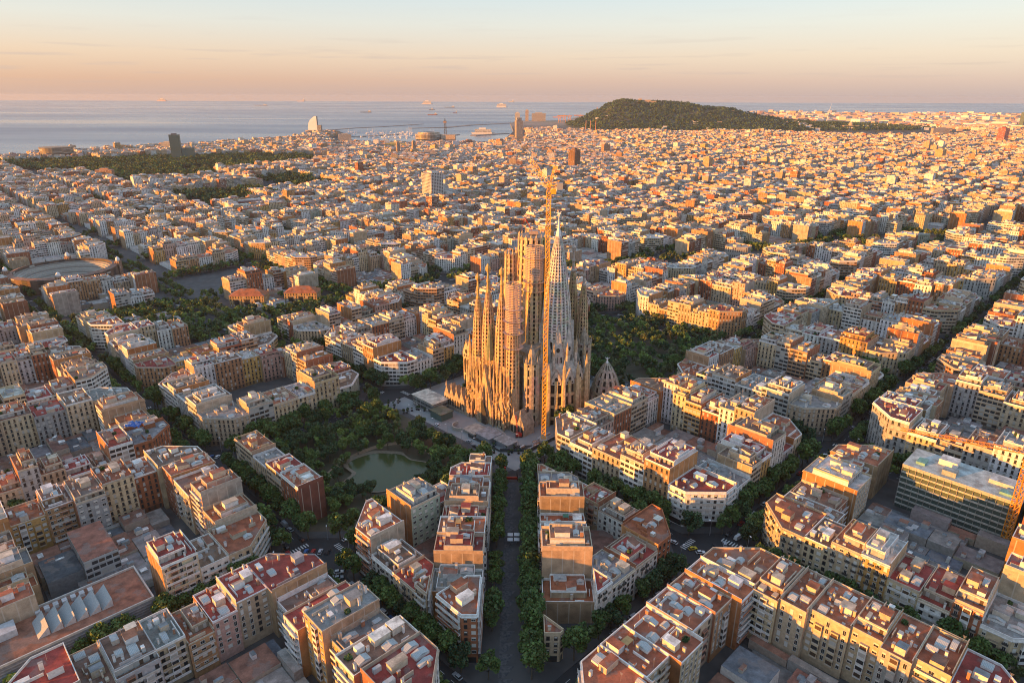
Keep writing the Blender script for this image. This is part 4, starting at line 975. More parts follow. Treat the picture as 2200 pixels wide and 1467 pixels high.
# green belt of the diagonal boulevard and the big parks far left
pts = []
for k in range(520):
    t_ = tr_.random(); x, y = -1052 + 1603 * t_, 94 + 544 * t_; o_ = tr_.choice([-30, -22, -13, 13, 22, 30]) + tr_.uniform(-3, 3); pts.append((x - o_ * .32, y + o_ * .95, tr_.uniform(.8, 1.1)))
for G_ in GREEN[:2]:
    xs, ys = [p[0] for p in G_], [p[1] for p in G_]
    for _ in range(int((max(xs) - min(xs)) * (max(ys) - min(ys)) / 75)):
        x, y = tr_.uniform(min(xs), max(xs)), tr_.uniform(min(ys), max(ys))
        if in_poly(x, y, G_): pts.append((x, y, tr_.uniform(.7, 1.25)))
stuff_trees('boulevard_trees', [p for p in pts if proj(*p[:2], 5)[0] > -100 and not (-335 < p[0] < -215 and 335 < p[1] < 385)], 'green trees lining the wide diagonal boulevard', 130, 1.6, 6)
pts = []
for Pk in PARKS:
    xs, ys = [p[0] for p in Pk], [p[1] for p in Pk]
    for _ in range(int((max(xs) - min(xs)) * (max(ys) - min(ys)) / 95)):
        x, y = tr_.uniform(min(xs), max(xs)), tr_.uniform(min(ys), max(ys))
        if in_poly(x, y, Pk) and not any(math.hypot(x - a, y - b_) < 72 for a, b_ in PBUILT) and mn.noise(Vector((x / 90, y / 90, 1))) > -.28: pts.append((x, y, tr_.uniform(.7, 1.9)))
stuff_trees('distant_park_trees', pts, 'dark tree canopy of the distant parks on the left', 45, 3.4, 7, R_=5.5)
stuff_trees('scattered_trees', [p for p in far_tree if not solid(p[0], p[1])], 'scattered green trees among distant houses', 60, 2.2, 8)

# ------------------------------------------------------------------ the basilica
ST = (.60, .43, .25); STL = (.56, .49, .42); STD = (.36, .28, .20)
bx, by = uv2w(67, 52); BZ = gz(bx, by)
BAS = empty('basilica', (bx, by, BZ), 'great stone basilica with clustered openwork towers, scaffolding and pinnacles in the centre', 'basilica')
OFF = (bx, by, BZ)
def pb(g, name, parent=None): return g.obj(name, parent or BAS, OFF)
def ringpts(x, y, r, z, n, a0=0): return [(x + r * math.cos(a0 + k * math.tau / n), y + r * math.sin(a0 + k * math.tau / n), z) for k in range(n)]
def tower_body(g, x, y, prof, n, cell, c, rec=.45, gap=.5, frac=.62, rib=.28, vm='void'):
    """openwork tower: ribs stand proud, each cell between ribs is a lintel over a recessed dark opening"""
    def rad_at(z):
        for (r0, z0), (r1, z1) in zip(prof[:-1], prof[1:]):
            if z <= z1: return r0 + (r1 - r0) * (z - z0) / (z1 - z0)
        return prof[-1][0]
    z = prof[0][1]; zt = prof[-1][1]; mc, mv = g.mi('stone'), g.mi(vm); rnd = random.Random(int(x * 7))
    while z < zt - .05:
        z1 = min(z + cell, zt); zm = z + (z1 - z) * frac; r0, rm, r1 = rad_at(z), rad_at(zm), rad_at(z1)
        for k in range(n):
            a, b_ = k * math.tau / n, (k + 1) * math.tau / n; wa = (b_ - a) * (1 - gap) / 2
            P = lambda r, an, zz: (x + r * math.cos(an), y + r * math.sin(an), zz + BZ)
            cc = tuple(v * rnd.uniform(.88, 1.1) for v in c)
            for (p0, p1) in ((a, a + wa), (b_ - wa, b_)):
                g.pol.append(([P(r0 + rib, p0, z), P(r0 + rib, p1, z), P(r1 + rib, p1, z1), P(r1 + rib, p0, z1)], cc, mc, [(0, 0)] * 4))
            g.pol.append(([P(r0 + rib, a + wa, z), P(max(.1, r0 - rec), a + wa, z), P(max(.1, r1 - rec), a + wa, z1), P(r1 + rib, a + wa, z1)], cc, mc, [(0, 0)] * 4))
            g.pol.append(([P(max(.1, r0 - rec), b_ - wa, z), P(r0 + rib, b_ - wa, z), P(r1 + rib, b_ - wa, z1), P(max(.1, r1 - rec), b_ - wa, z1)], cc, mc, [(0, 0)] * 4))
            g.pol.append(([P(max(.1, r0 - rec), a + wa, z), P(max(.1, r0 - rec), b_ - wa, z), P(max(.1, rm - rec), b_ - wa, zm), P(max(.1, rm - rec), a + wa, zm)], (.1, .08, .06), mv, [(0, 0)] * 4))
            g.pol.append(([P(rm, a + wa, zm), P(rm, b_ - wa, zm), P(r1, b_ - wa, z1), P(r1, a + wa, z1)], cc, mc, [(0, 0)] * 4))
            g.pol.append(([P(max(.1, rm - rec), a + wa, zm), P(max(.1, rm - rec), b_ - wa, zm), P(rm, b_ - wa, zm), P(rm, a + wa, zm)], cc, mc, [(0, 0)] * 4))
        z = z1
def pinnacle(g, x, y, z0, h, r, c, n=6, m='stone'):
    g.lathe((x, y), [(r, z0 + BZ), (r, z0 + h * .35 + BZ), (r * 1.2, z0 + h * .38 + BZ), (r * .8, z0 + h * .5 + BZ), (.06, z0 + h + BZ)], c, m, n)
def bell_tower(u, v, H, R_, name='bell_tower', zb=0, tipc=(.5, .36, .16), stage=None, n=12):
    x, y = uv2w(u, v); g = Geo(); Hb = H * .80
    prof = [(R_, zb), (R_, H * .38), (R_ * .93, H * .52), (R_ * .74, H * .66), (R_ * .48, H * .76), (R_ * .30, H * .82)]
    tower_body(g, x, y, prof, n, 2.6, ST, gap=.48); o = pb(g, name)
    g = Geo(); z = H * .82 + BZ; r = R_ * .3
    g.lathe((x, y), [(r, z), (r * 1.15, z + 1), (r * .7, z + 2.2), (r * .6, z + H * .06), (r * .95, z + H * .07), (r * .5, z + H * .09), (r * .45, z + H * .125), (r * 1.1, z + H * .135), (r * 1.2, z + H * .155), (r * .5, z + H * .17), (.05, z + H * .18)], tipc, 'stone', 8)
    g.obj('finial', o, OFF); return x, y
# four towers of the birth front (sunlit, towards the plaza), four of the far front
NT = [(32, 35.5, 99, 4.4), (32, 45.6, 107, 4.7), (32, 58.4, 107, 4.7), (32, 68.5, 99, 4.4)]
for a in NT: bell_tower(*a, tipc=(.52, .36, .14))
for a in [(101, 35.5, 102, 4.3), (101, 45.6, 112, 4.6), (101, 58.4, 112, 4.6), (101, 68.5, 102, 4.3)]: bell_tower(*a, tipc=(.55, .45, .38))
# central towers
def big_tower(name, u, v, H, R_, c, zb=40, flat_top=True, n=14, Rt=None, cell=3.4):
    x, y = uv2w(u, v); g = Geo(); Rt = Rt or R_ * .82
    tower_body(g, x, y, [(R_, zb), (R_, zb + (H - zb) * .5), (Rt, H)], n, cell, c, rec=.7, gap=.42, frac=.68, rib=.5)
    if flat_top:
        g.pol.append((ringpts(x, y, Rt, H + BZ, n), (.34, .3, .26), g.mi('stone'), [(0, 0)] * n))
        for k in range(n):
            a = k * math.tau / n; pinnacle(g, x + Rt * math.cos(a), y + Rt * math.sin(a), H - .4, 2.6, .5, c, 4)
    return pb(g, name), x, y
GOLD = (.60, .46, .27)
jt, jx, jy = big_tower('central_tower', 68, 53, 121, 11.4, GOLD, zb=45, Rt=9.8, n=18, cell=4.2)
g = Geo(); g.tube((jx, jy, 122 + BZ), (jx - 6, jy, 133 + BZ), .3, .2, (.5, .3, .2), 'red', 5); g.tube((jx - 6, jy, 133 + BZ), (jx - 8, jy, 124 + BZ), .12, .1, (.5, .3, .2), 'red', 4)
g.b((jx, jy), (1, 0), -3, 3, -3, 3, 122 + BZ, 124.2 + BZ, (.4, .3, .25)); g.obj('hoist', jt, OFF)
def scaffold(name, parent, x, y, R_, z0, z1, lev):
    g = Geo(); n = 12
    for k in range(n):
        a = k * math.tau / n; X, Y = x + R_ * math.cos(a), y + R_ * math.sin(a); g.tube((X, Y, z0 + BZ), (X, Y, z1 + BZ), .09, .09, (1, 1, 1), 'net', 4)
    z = z0
    while z < z1:
        for k in range(n):
            a, b_ = k * math.tau / n, (k + 1) * math.tau / n; g.tube((x + R_ * math.cos(a), y + R_ * math.sin(a), z + BZ), (x + R_ * math.cos(b_), y + R_ * math.sin(b_), z + BZ), .07, .07, (1, 1, 1), 'net', 3)
            if z > z0 + (z1 - z0) * .25: g.pol.append(([(x + R_ * math.cos(a), y + R_ * math.sin(a), z + BZ), (x + R_ * math.cos(b_), y + R_ * math.sin(b_), z + BZ), (x + R_ * math.cos(b_), y + R_ * math.sin(b_), z + .55 + BZ), (x + R_ * math.cos(a), y + R_ * math.sin(a), z + .55 + BZ)], (1, 1, 1), g.mi('net'), [(0, 0)] * 4))
        z += 1.1
    for zl in lev:
        r2 = R_ + 1.8
        for k in range(n):
            a, b_ = k * math.tau / n, (k + 1) * math.tau / n
            g.pol.append(([(x + (R_ - .5) * math.cos(a), y + (R_ - .5) * math.sin(a), zl + BZ), (x + r2 * math.cos(a), y + r2 * math.sin(a), zl + BZ + .3), (x + r2 * math.cos(b_), y + r2 * math.sin(b_), zl + BZ + .3), (x + (R_ - .5) * math.cos(b_), y + (R_ - .5) * math.sin(b_), zl + BZ)], (1, 1, 1), g.mi('net'), [(0, 0)] * 4))
    g.obj(name, parent, OFF)
e1, ex, ey = big_tower('evangelist_tower', 57, 41, 113, 5.2, GOLD, zb=40, n=10, Rt=4.2, cell=3.0); scaffold('scaffolding', e1, ex, ey, 6.0, 88, 117, (88, 94, 110))
e2, _, _ = big_tower('evangelist_tower', 57, 63, 109, 5.0, GOLD, zb=40, n=10, Rt=3.9, cell=3.0)
big_tower('evangelist_tower', 79, 63, 110, 5.0, GOLD, zb=40, n=10, Rt=3.9, cell=3.0); big_tower('evangelist_tower', 79, 41, 110, 5.0, GOLD, zb=40, n=10, Rt=3.9, cell=3.0)
nx_, ny_ = uv2w(32, 35.5); scaffold('scaffolding', BAS, nx_ + .4, ny_, 5.0, 56, 98, (56, 66, 74, 82))
# the white conical tower over the apse, its gables, needle and star
mx_, my_ = uv2w(66, 29)
g = Geo(); CM = (.68, .64, .57)
tower_body(g, mx_, my_, [(10.4, 56), (10.0, 64), (8.8, 80), (6.2, 100), (3.5, 116), (1.5, 124)], 20, 2.0, CM, rec=.5, gap=.58, frac=.55, rib=.3, vm='void2'); mt = pb(g, 'conical_spire')
g = Geo(); g.lathe((mx_, my_), [(1.9, 124 + BZ), (1.6, 126 + BZ), (.8, 129 + BZ), (.45, 133 + BZ), (.2, 137 + BZ)], (.7, .68, .62), 'white', 8); g.obj('needle', mt, OFF)
g = Geo()
for k in range(12):
    a, b_ = k * 2.4, (k * .55 % 1 - .5) * 2.6; d = Vector((math.cos(a) * math.cos(b_), math.sin(a) * math.cos(b_), math.sin(b_))); c0 = Vector((mx_, my_, 138.3 + BZ)); g.tube(c0, c0 + d * 2.4, .55, .03, (.8, .8, .8), 'white', 4, False)
g.obj('star', mt, OFF)
g = Geo()
tower_body(g, mx_, my_, [(11.5, 30), (11.2, 46), (10, 58)], 18, 7.0, STL, rec=.9, gap=.5, frac=.75, rib=.4); pb(g, 'lantern')
def gable(x, y, ang, rr, w_, z0, h, c, hole=True, thick=1.0, name='gable'):
    """steep triangular gable standing at distance rr from (x,y), facing ang"""
    g = Geo(); ca, sa = math.cos(ang), math.sin(ang); T = (-sa, ca)
    def P(s_, z, d): return (x + ca * (rr + d) + T[0] * s_, y + sa * (rr + d) + T[1] * s_, z + BZ)
    hw = w_ / 2; apex = z0 + h
    for d, fl_ in ((0, 1), (-thick, -1)):
        pts = [P(-hw, z0, d), P(hw, z0, d), P(hw, z0 + h * .28, d), P(0, apex, d), P(-hw, z0 + h * .28, d)]
        g.pol.append((pts if fl_ > 0 else pts[::-1], c, g.mi('stone'), [(0, 0)] * 5))
    for (s0_, za, s1_, zb_) in ((hw, z0, hw, z0 + h * .28), (hw, z0 + h * .28, 0, apex), (0, apex, -hw, z0 + h * .28), (-hw, z0 + h * .28, -hw, z0)):
        g.pol.append(([P(s0_ * 1.06, za, .25), P(s0_ * 1.06, za, -thick), P(s1_ * 1.06, zb_ + .3, -thick), P(s1_ * 1.06, zb_ + .3, .25)], tuple(v * 1.08 for v in c), g.mi('stone'), [(0, 0)] * 4))
    for q_ in range(1, 7):
        for s_ in (-1, 1):
            xx, yy, zz_ = P(s_ * hw * (1 - q_ / 7), z0 + h * .28 + h * .72 * q_ / 7, -thick / 2); g.lathe((xx, yy), [(.28, zz_ - .2), (.38, zz_ + .9), (.05, zz_ + 1.7)], c, 'stone', 4)
    if hole:
        zc_ = z0 + h * .36; r = w_ * .17; g.pol.append(([P(r * math.cos(k * .7854), zc_ + r * 1.3 * math.sin(k * .7854), .08) for k in range(8)], (.1, .08, .06), g.mi('void'), [(0, 0)] * 8))
        for s_ in (-.28, 0, .28):
            g.pol.append(([P(s_ * w_ - w_ * .08, z0 + .8, .08), P(s_ * w_ + w_ * .08, z0 + .8, .08), P(s_ * w_ + w_ * .08, z0 + h * .16, .08), P(s_ * w_, z0 + h * .2, .08), P(s_ * w_ - w_ * .08, z0 + h * .16, .08)], (.1, .08, .06), g.mi('void'), [(0, 0)] * 5))
    return pb(g, name)
for k in range(8):
    gable(mx_, my_, k * math.tau / 8 + .1, 11.4, 7.6, 41, 27, (.55, .52, .48), thick=1.4)
# apse: faceted drum of chapels with buttresses, tall windows and pinnacles
g = Geo(); na = 14; rng_a = random.Random(2)
tower_body(g, mx_, my_, [(21.5, -1), (21.5, 13), (20.8, 25), (20.5, 33)], na * 2, 8.4, ST, rec=.9, gap=.55, frac=.72, rib=.4)
g.pol.append((ringpts(mx_, my_, 20.5, 33 + BZ, na), (.3, .25, .2), g.mi('stone'), [(0, 0)] * na)); g.lathe((mx_, my_), [(19, 33 + BZ), (15, 38 + BZ), (10.5, 43 + BZ)], STL, 'stone', na); pb(g, 'apse')
for k in range(na):
    a = k * math.tau / na; X, Y = mx_ + 22.6 * math.cos(a), my_ + 22.6 * math.sin(a)
    g = Geo(); g.lathe((X, Y), [(1.7, -1 + BZ), (1.6, 18 + BZ), (1.3, 30 + BZ), (1.1, 37 + BZ)], ST, 'stone', 6); b_ = pb(g, 'buttress'); g = Geo(); pinnacle(g, X, Y, 36.8, 9 + 3 * (k % 2), 1.15, (.52, .38, .22)); g.obj('pinnacle', b_, OFF)
    gable(mx_, my_, a + math.pi / na, 20.6, 6.6, 30, 11, STL, thick=.8)
for k in range(10):
    a = k * math.tau / 10 + .2; X, Y = mx_ + 14.5 * math.cos(a), my_ + 14.5 * math.sin(a); g = Geo(); g.lathe((X, Y), [(1.1, 34 + BZ), (.9, 48 + BZ)], STL, 'stone', 6); pinnacle(g, X, Y, 47.8, 9, .9, (.5, .38, .24)); pb(g, 'pinnacle')
# nave, crossing and transept masses with steep roofs
o_ = uv2w(0, 0); TU = (1 / S2, 1 / S2)
def hall(u0, u1, v0, v1, h, c, name, roof=True, zb=-2, rh=9):
    g = Geo(); g.b(o_, TU, u0, u1, v0, v1, BZ + zb, BZ + h, c, (.34, .28, .22), m='stone')
    if roof:
        um = (u0 + u1) / 2; P = lambda u, v, z: (*uv2w(u, v), z + BZ)
        if (v1 - v0) > (u1 - u0):
            g.q([P(u0, v0, h + .02), P(um, v0, h + rh), P(um, v1, h + rh), P(u0, v1, h + .02)][::-1], (.36, .30, .24), 'stone'); g.q([P(u1, v0, h + .02), P(um, v0, h + rh), P(um, v1, h + rh), P(u1, v1, h + .02)], (.36, .30, .24), 'stone')
            g.pol.append(([P(u0, v0, h + .02), P(u1, v0, h + .02), P(um, v0, h + rh)], c, g.mi('stone'), [(0, 0)] * 3)); g.pol.append(([P(u0, v1, h + .02), P(um, v1, h + rh), P(u1, v1, h + .02)], c, g.mi('stone'), [(0, 0)] * 3))
    return pb(g, name)
hall(56, 78, 62, 102, 40, ST, 'nave'); hall(46, 88, 66, 102, 28, ST, 'aisle', roof=False); hall(46, 88, 30, 74, 48, ST, 'crossing', rh=12)
hall(34, 100, 40, 64, 45, ST, 'transept', roof=False); hall(40, 92, 32, 70, 40, STD, 'crossing_base', roof=False)
# nave side: tall windows, gables and fruit-tipped pinnacles
for u, fc in ((45.8, -1), (88.2, 1)):
    for k in range(4):
        v = 71 + k * 9.0; x, y = uv2w(u, v); ang = math.atan2(fc / S2, fc / S2) if fc > 0 else math.atan2(-1, -1)
        gable(x, y, ang, .3, 8.0, 27, 14, (.52, .42, .30), thick=1.0)
        g = Geo(); xx, yy = uv2w(u + fc * .6, v - 4.6); g.lathe((xx, yy), [(1.3, -1 + BZ), (1.1, 30 + BZ)], ST, 'stone', 6); pinnacle(g, xx, yy, 29.8, 17, 1.5, (.56, .40, .22)); pb(g, 'pinnacle')
        g = Geo(); P = lambda s_, z: (*uv2w(u + fc * .12, v + s_), z + BZ)
        for (s0_, s1_, z0, z1) in ((-2.6, -.6, 4, 12), (.6, 2.6, 4, 12), (-2.8, -.5, 15, 25), (.5, 2.8, 15, 25)): 
            pts = [P(s0_, z0), P(s1_, z0), P(s1_, z1), P((s0_ + s1_) / 2, z1 + 1.6), P(s0_, z1)]; g.pol.append((pts if fc < 0 else pts[::-1], (.1, .1, .1), g.mi('void'), [(0, 0)] * 5))
        pb(g, 'nave_window')
# the birth front: three deep gabled porches, rough stone hung between the towers
rr_ = random.Random(9)
ang = math.atan2(-1, -1)
for (v, w_, h, dep) in ((38, 10, 26, 9), (52, 13, 40, 11), (66, 10, 26, 9)):
    for lay in range(3):
        x, y = uv2w(31, v); gable(x, y, ang, dep - 2 - lay * 2.3, w_ - lay * 1.8, -1, h - lay * 2 + 2, var(rr_, (.46, .33, .20), .12), hole=False, thick=2.2, name='porch')
    x, y = uv2w(31, v); g = Geo(); P = lambda s_, z: (*uv2w(31 - dep - .35, v + s_), z + BZ)
    g.pol.append(([P(-w_ * .28, 0), P(w_ * .28, 0), P(w_ * .28, h * .22), P(0, h * .45), P(-w_ * .28, h * .22)][::1], (.05, .04, .03), g.mi('void'), [(0, 0)] * 5)); pb(g, 'doorway')
for k in range(46):                                                  # columns, finials and carved ledges of the front
    v = rr_.uniform(32, 72); u = rr_.uniform(20, 29); h = max(8, 46 - abs(v - 52) * 1.1 - (29 - u) * 2.2 + rr_.uniform(-6, 4)); x, y = uv2w(u, v)
    g = Geo(); g.lathe((x, y), [(rr_.uniform(.7, 1.3), -1 + BZ), (.8, h * .7 + BZ)], var(rr_, (.45, .33, .21), .15), 'stone', 5); pinnacle(g, x, y, h * .7 - .2, h * .32, rr_.uniform(.7, 1.2), var(rr_, (.5, .36, .2), .12), 5); pb(g, 'pinnacle')
g = Geo()
for k in range(520):                                                 # carved lumps and drips of stone all over the front
    v = rr_.uniform(30, 74); d_ = abs(v - 52); hmx = 58 - d_ * 1.2 if d_ > 6 else 62; zz_ = rr_.uniform(2, hmx) * rr_.uniform(.6, 1); u = 31 - 11 * max(0, 1 - zz_ / 52) * rr_.uniform(.6, 1) - .4
    x, y = uv2w(u, v); hh_ = rr_.uniform(1.2, 4.2); rad_ = rr_.uniform(.35, 1.0); g.lathe((x, y), [(rad_ * .5, zz_ + BZ), (rad_, zz_ + hh_ * .35 + BZ), (.05, zz_ + hh_ + BZ)], var(rr_, (.52, .38, .22), .25), 'stone', 5)
pb(g, 'carvings')
for k in range(44):
    v = 31.5 + k * .98; d_ = min(abs(v - 38), abs(v - 52), abs(v - 66)); h = (50 if abs(v - 52) < 8 else 40) - d_ * 1.5 + rr_.uniform(-4, 9); x, y = uv2w(26.2 - rr_.uniform(0, 2.2), v)
    g = Geo(); c = var(rr_, rr_.choice([(.60, .43, .24), (.42, .31, .2), (.66, .5, .3)]), .15); g.lathe((x, y), [(.55, -1 + BZ), (.7, h * .3 + BZ), (.42, h * .5 + BZ), (.6, h * .62 + BZ), (.35, h * .85 + BZ), (.05, h + BZ)], c, 'stone', 5); pb(g, 'column')
g = Geo(); g.b(o_, TU, 27, 34, 31, 73, BZ - 1, BZ + 28, (.46, .34, .21), m='stone'); g.b(o_, TU, 28, 34, 35, 41, BZ + 28.01, BZ + 42, (.5, .36, .22), m='stone'); g.b(o_, TU, 28, 34, 63, 69, BZ + 28.01, BZ + 42, (.5, .36, .22), m='stone'); g.b(o_, TU, 28.5, 34, 48, 56, BZ + 28.01, BZ + 50, (.5, .36, .22), m='stone'); pb(g, 'front_wall')
x, y = uv2w(27, 52); g = Geo(); g.lathe((x, y), [(2.4, 44 + BZ), (2.6, 50 + BZ), (1.9, 58 + BZ), (.6, 66 + BZ), (.1, 69 + BZ)], (.22, .25, .14), 'stone', 9); pb(g, 'cypress_finial')
# the side chapel tower between porch and apse, low cloister houses, sacristy dome
def square_tower(u, v, R_, h, top, c, name):
    x, y = uv2w(u, v); g = Geo(); tower_body(g, x, y, [(R_, -1), (R_ * .96, h)], 8, 6.4, c, rec=.5, gap=.3, frac=.7, rib=.25); g.pol.append((ringpts(x, y, R_, h + BZ, 8), c, g.mi('stone'), [(0, 0)] * 8)); o2 = pb(g, name)
    for k in range(8): a = k * math.tau / 8; g = Geo(); pinnacle(g, x + R_ * .9 * math.cos(a), y + R_ * .9 * math.sin(a), h - .3, 5, .7, c, 5); g.obj('pinnacle', o2, OFF)
    g = Geo(); g.lathe((x, y), [(R_ * .55, h + BZ), (R_ * .45, h + (top - h) * .4 + BZ), (.1, top + BZ)], c, 'stone', 8); g.obj('spirelet', o2, OFF)
square_tower(41, 27, 5.6, 46, 58, (.42, .35, .27), 'stair_tower'); square_tower(93, 27, 5.6, 46, 58, (.42, .35, .27), 'stair_tower')
def sacristy(u, v, R_, H):
    x, y = uv2w(u, v); g = Geo(); n = 12
    tower_body(g, x, y, [(R_, -1), (R_, 7), (R_ * .96, 14), (R_ * .80, 21), (R_ * .52, 28), (R_ * .22, 33), (R_ * .12, 34.5)], n, 5.2, (.44, .36, .29), rec=.7, gap=.42, frac=.66, rib=.35); o2 = pb(g, 'sacristy')
    g = Geo(); c0 = Vector((x, y, 35 + BZ)); g.lathe((x, y), [(R_ * .12, 34 + BZ), (.5, 36 + BZ), (.3, 38 + BZ)], (.6, .57, .52), 'white', 6)
    for k in range(5): a = k * 1.256; g.tube(c0 + Vector((0, 0, 2)), c0 + Vector((math.cos(a) * 1.8, math.sin(a) * 1.8, 3.2)), .35, .05, (1, 1, 1), 'white', 4, False)
    g.obj('finial', o2, OFF)
    for k in range(n): a = k * math.tau / n; g = Geo(); X, Y = x + (R_ + 1) * math.cos(a), y + (R_ + 1) * math.sin(a); g.lathe((X, Y), [(.8, -1 + BZ), (.6, 8 + BZ)], ST, 'stone', 5); pinnacle(g, X, Y, 7.8, 6, .6, (.5, .42, .34), 5); g.obj('pinnacle', o2, OFF)
sacristy(98, 9.5, 10.6, 34)
def cloister(u0, v0, du, dv, nseg, along):
    for k in range(nseg):
        u, v = (u0 + du * (k + .5) / nseg, v0 + dv / 2) if along == 'u' else (u0 + du / 2, v0 + dv * (k + .5) / nseg); x, y = uv2w(u, v)
        a = math.atan2(-1, -1) if along == 'v' else math.atan2(-1, 1); w_ = (du if along == 'u' else dv) / nseg; dp = (dv if along == 'u' else du)
        g = Geo(); ca, sa = math.cos(a), math.sin(a); T = (-sa, ca); P = lambda s_, z, d: (x + ca * d + T[0] * s_, y + sa * d + T[1] * s_, z + BZ)
        hw, h, hp = w_ / 2, 8.5, 15.5; c = (.40, .32, .24)
        for d, f_ in ((dp / 2, 1), (-dp / 2, -1)): pts = [P(-hw, -1, d), P(hw, -1, d), P(hw, h, d), P(0, hp, d), P(-hw, h, d)]; g.pol.append((pts[::f_], c, g.mi('stone'), [(0, 0)] * 5))
        for s_ in (-1, 1):
            pts = [P(s_ * hw, h, dp / 2), P(s_ * hw, h, -dp / 2), P(0, hp, -dp / 2), P(0, hp, dp / 2)]; g.pol.append((pts[::s_], (.34, .27, .20), g.mi('stone'), [(0, 0)] * 4))
            pts = [P(s_ * hw, -1, dp / 2), P(s_ * hw, -1, -dp / 2), P(s_ * hw, h, -dp / 2), P(s_ * hw, h, dp / 2)]; g.pol.append((pts[::s_], c, g.mi('stone'), [(0, 0)] * 4))
        for s_ in (-.5, .5): g.pol.append(([P(s_ * hw - 1, 1.5, dp / 2 + .1), P(s_ * hw + 1, 1.5, dp / 2 + .1), P(s_ * hw + 1, 6, dp / 2 + .1), P(s_ * hw, 7.4, dp / 2 + .1), P(s_ * hw - 1, 6, dp / 2 + .1)], (.1, .1, .1), g.mi('void'), [(0, 0)] * 5))
        g.lathe((x + ca * dp / 2, y + sa * dp / 2), [(.5, hp - 1 + BZ), (.6, hp + 1 + BZ), (.05, hp + 4 + BZ)], (.48, .4, .3), 'stone', 5); pb(g, 'cloister')
cloister(20, 71, 8, 22, 4, 'v'); cloister(24, 17, 10, 12, 2, 'v'); cloister(104, 40, 6, 0.1 + 24, 4, 'v')

# ------------------------------------------------------------------ basilica plaza: visitor halls, ramps, site fence, crane
def slabbox(name, label, cat, u0, u1, v0, v1, h, c, ct, m='plain', mt='roof', parts=None):
    cx, cy = uv2w((u0 + u1) / 2, (v0 + v1) / 2); z = gz(cx, cy); r = empty(name, (cx, cy, z), label, cat)
    g = Geo(); g.b(o_, TU, u0, u1, v0, v1, z - 1, z + h, c, ct, m=m, mt=mt); g.obj('wall', r, (cx, cy, z)); 
    g = Geo(); g.b(o_, TU, u0 - .6, u1 + .6, v0 - .6, v1 + .6, z + h + .02, z + h + .5, ct, ct, m='plain', mt='roof'); g.obj('roof', r, (cx, cy, z)); return r, cx, cy, z
r_, cx, cy, z = slabbox('visitor_hall', 'long low hall with pale sloping roof left of the basilica porch', 'hall', 6, 19, 88, 112, 7.5, (.16, .19, .19), (.55, .52, .44), m='facade_band')
for k in range(6):
    g = Geo(); u_ = 5.6; v_ = 89 + k * 4.4; x, y = uv2w(u_, v_); g.tube((x, y, z), (x, y, z + 7.4), .15, .15, (.4, .4, .4), 'grey', 5); g.obj('column', r_, (cx, cy, z))
r_, cx, cy, z = slabbox('shop_pavilion', 'dark glass pavilion with curved green roof beside the visitor hall', 'pavilion', 2, 12, 74, 86, 5, (.1, .13, .13), (.10, .11, .07), m='curtain')
slabbox('ticket_building', 'grey low ticket building with ribbed roof in front of the porches', 'building', 2, 13, 26, 38, 3.8, (.25, .26, .28), (.27, .27, .28)); slabbox('exhibition_block', 'flat grey exhibition block beside the site fence, nearest the avenue', 'building', 5, 13, 12, 24, 3.4, (.2, .23, .26), (.32, .31, .3))
slabbox('stone_stair', 'broad pale stone stair block below the porches', 'stairs', 3, 14, 41, 52, 1.6, (.36, .33, .29), (.40, .36, .31)); 
g = Geo()
for k in range(8): g.b(o_, TU, 15 + k * .4, 15.2 + k * .4 + 4, 28 + k * 1.4, 29 + k * 1.4, gz(*uv2w(15, 33)), gz(*uv2w(15, 33)) + .8 + k * .12, (.4, .38, .35))
tag(g.obj('terrace_steps'), 'grey terraced steps sunk in front of the basilica porches', 'steps')
g = Geo()
cx, cy = uv2w(5, 58); 
for k in range(9):
    a, b_ = math.pi * (.6 + k / 9), math.pi * (.6 + (k + 1) / 9); P = lambda r, an, z_: (cx + r * math.cos(an), cy + r * math.sin(an), z_)
    zb_ = gz(cx, cy); g.pol.append(([P(5.4, a, zb_), P(5.4, b_, zb_), P(5.4, b_, zb_ + 2.6), P(5.4, a, zb_ + 2.6)], (.42, .37, .31), g.mi('plain'), [(0, 0)] * 4)); g.pol.append(([P(5.4, a, zb_ + 2.6), P(5.4, b_, zb_ + 2.6), P(4.8, b_, zb_ + 2.6), P(4.8, a, zb_ + 2.6)], (.45, .4, .34), g.mi('plain'), [(0, 0)] * 4)); g.pol.append(([P(4.8, b_, zb_), P(4.8, a, zb_), P(4.8, a, zb_ + 2.6), P(4.8, b_, zb_ + 2.6)], (.4, .35, .3), g.mi('plain'), [(0, 0)] * 4))
tag(g.obj('curved_wall'), 'curved pale stone wall of the sunken plaza entrance', 'wall')
g = Geo(); FP = [(0.5, 44), (.5, 14), (14, .5), (50, .5), (84, .5)]
for (a, b_) in zip(FP[:-1], FP[1:]):
    A_, B_ = uv2w(*a), uv2w(*b_); L_ = math.hypot(B_[0] - A_[0], B_[1] - A_[1]); g.b(A_, ((B_[0] - A_[0]) / L_, (B_[1] - A_[1]) / L_), 0, L_, -.1, .1, gz(*A_) - .5, gz(*A_) + 2.4, (.05, .06, .065))
tag(g.obj('site_fence'), 'dark hoarding fence round the building site at the plaza corner', 'fence')
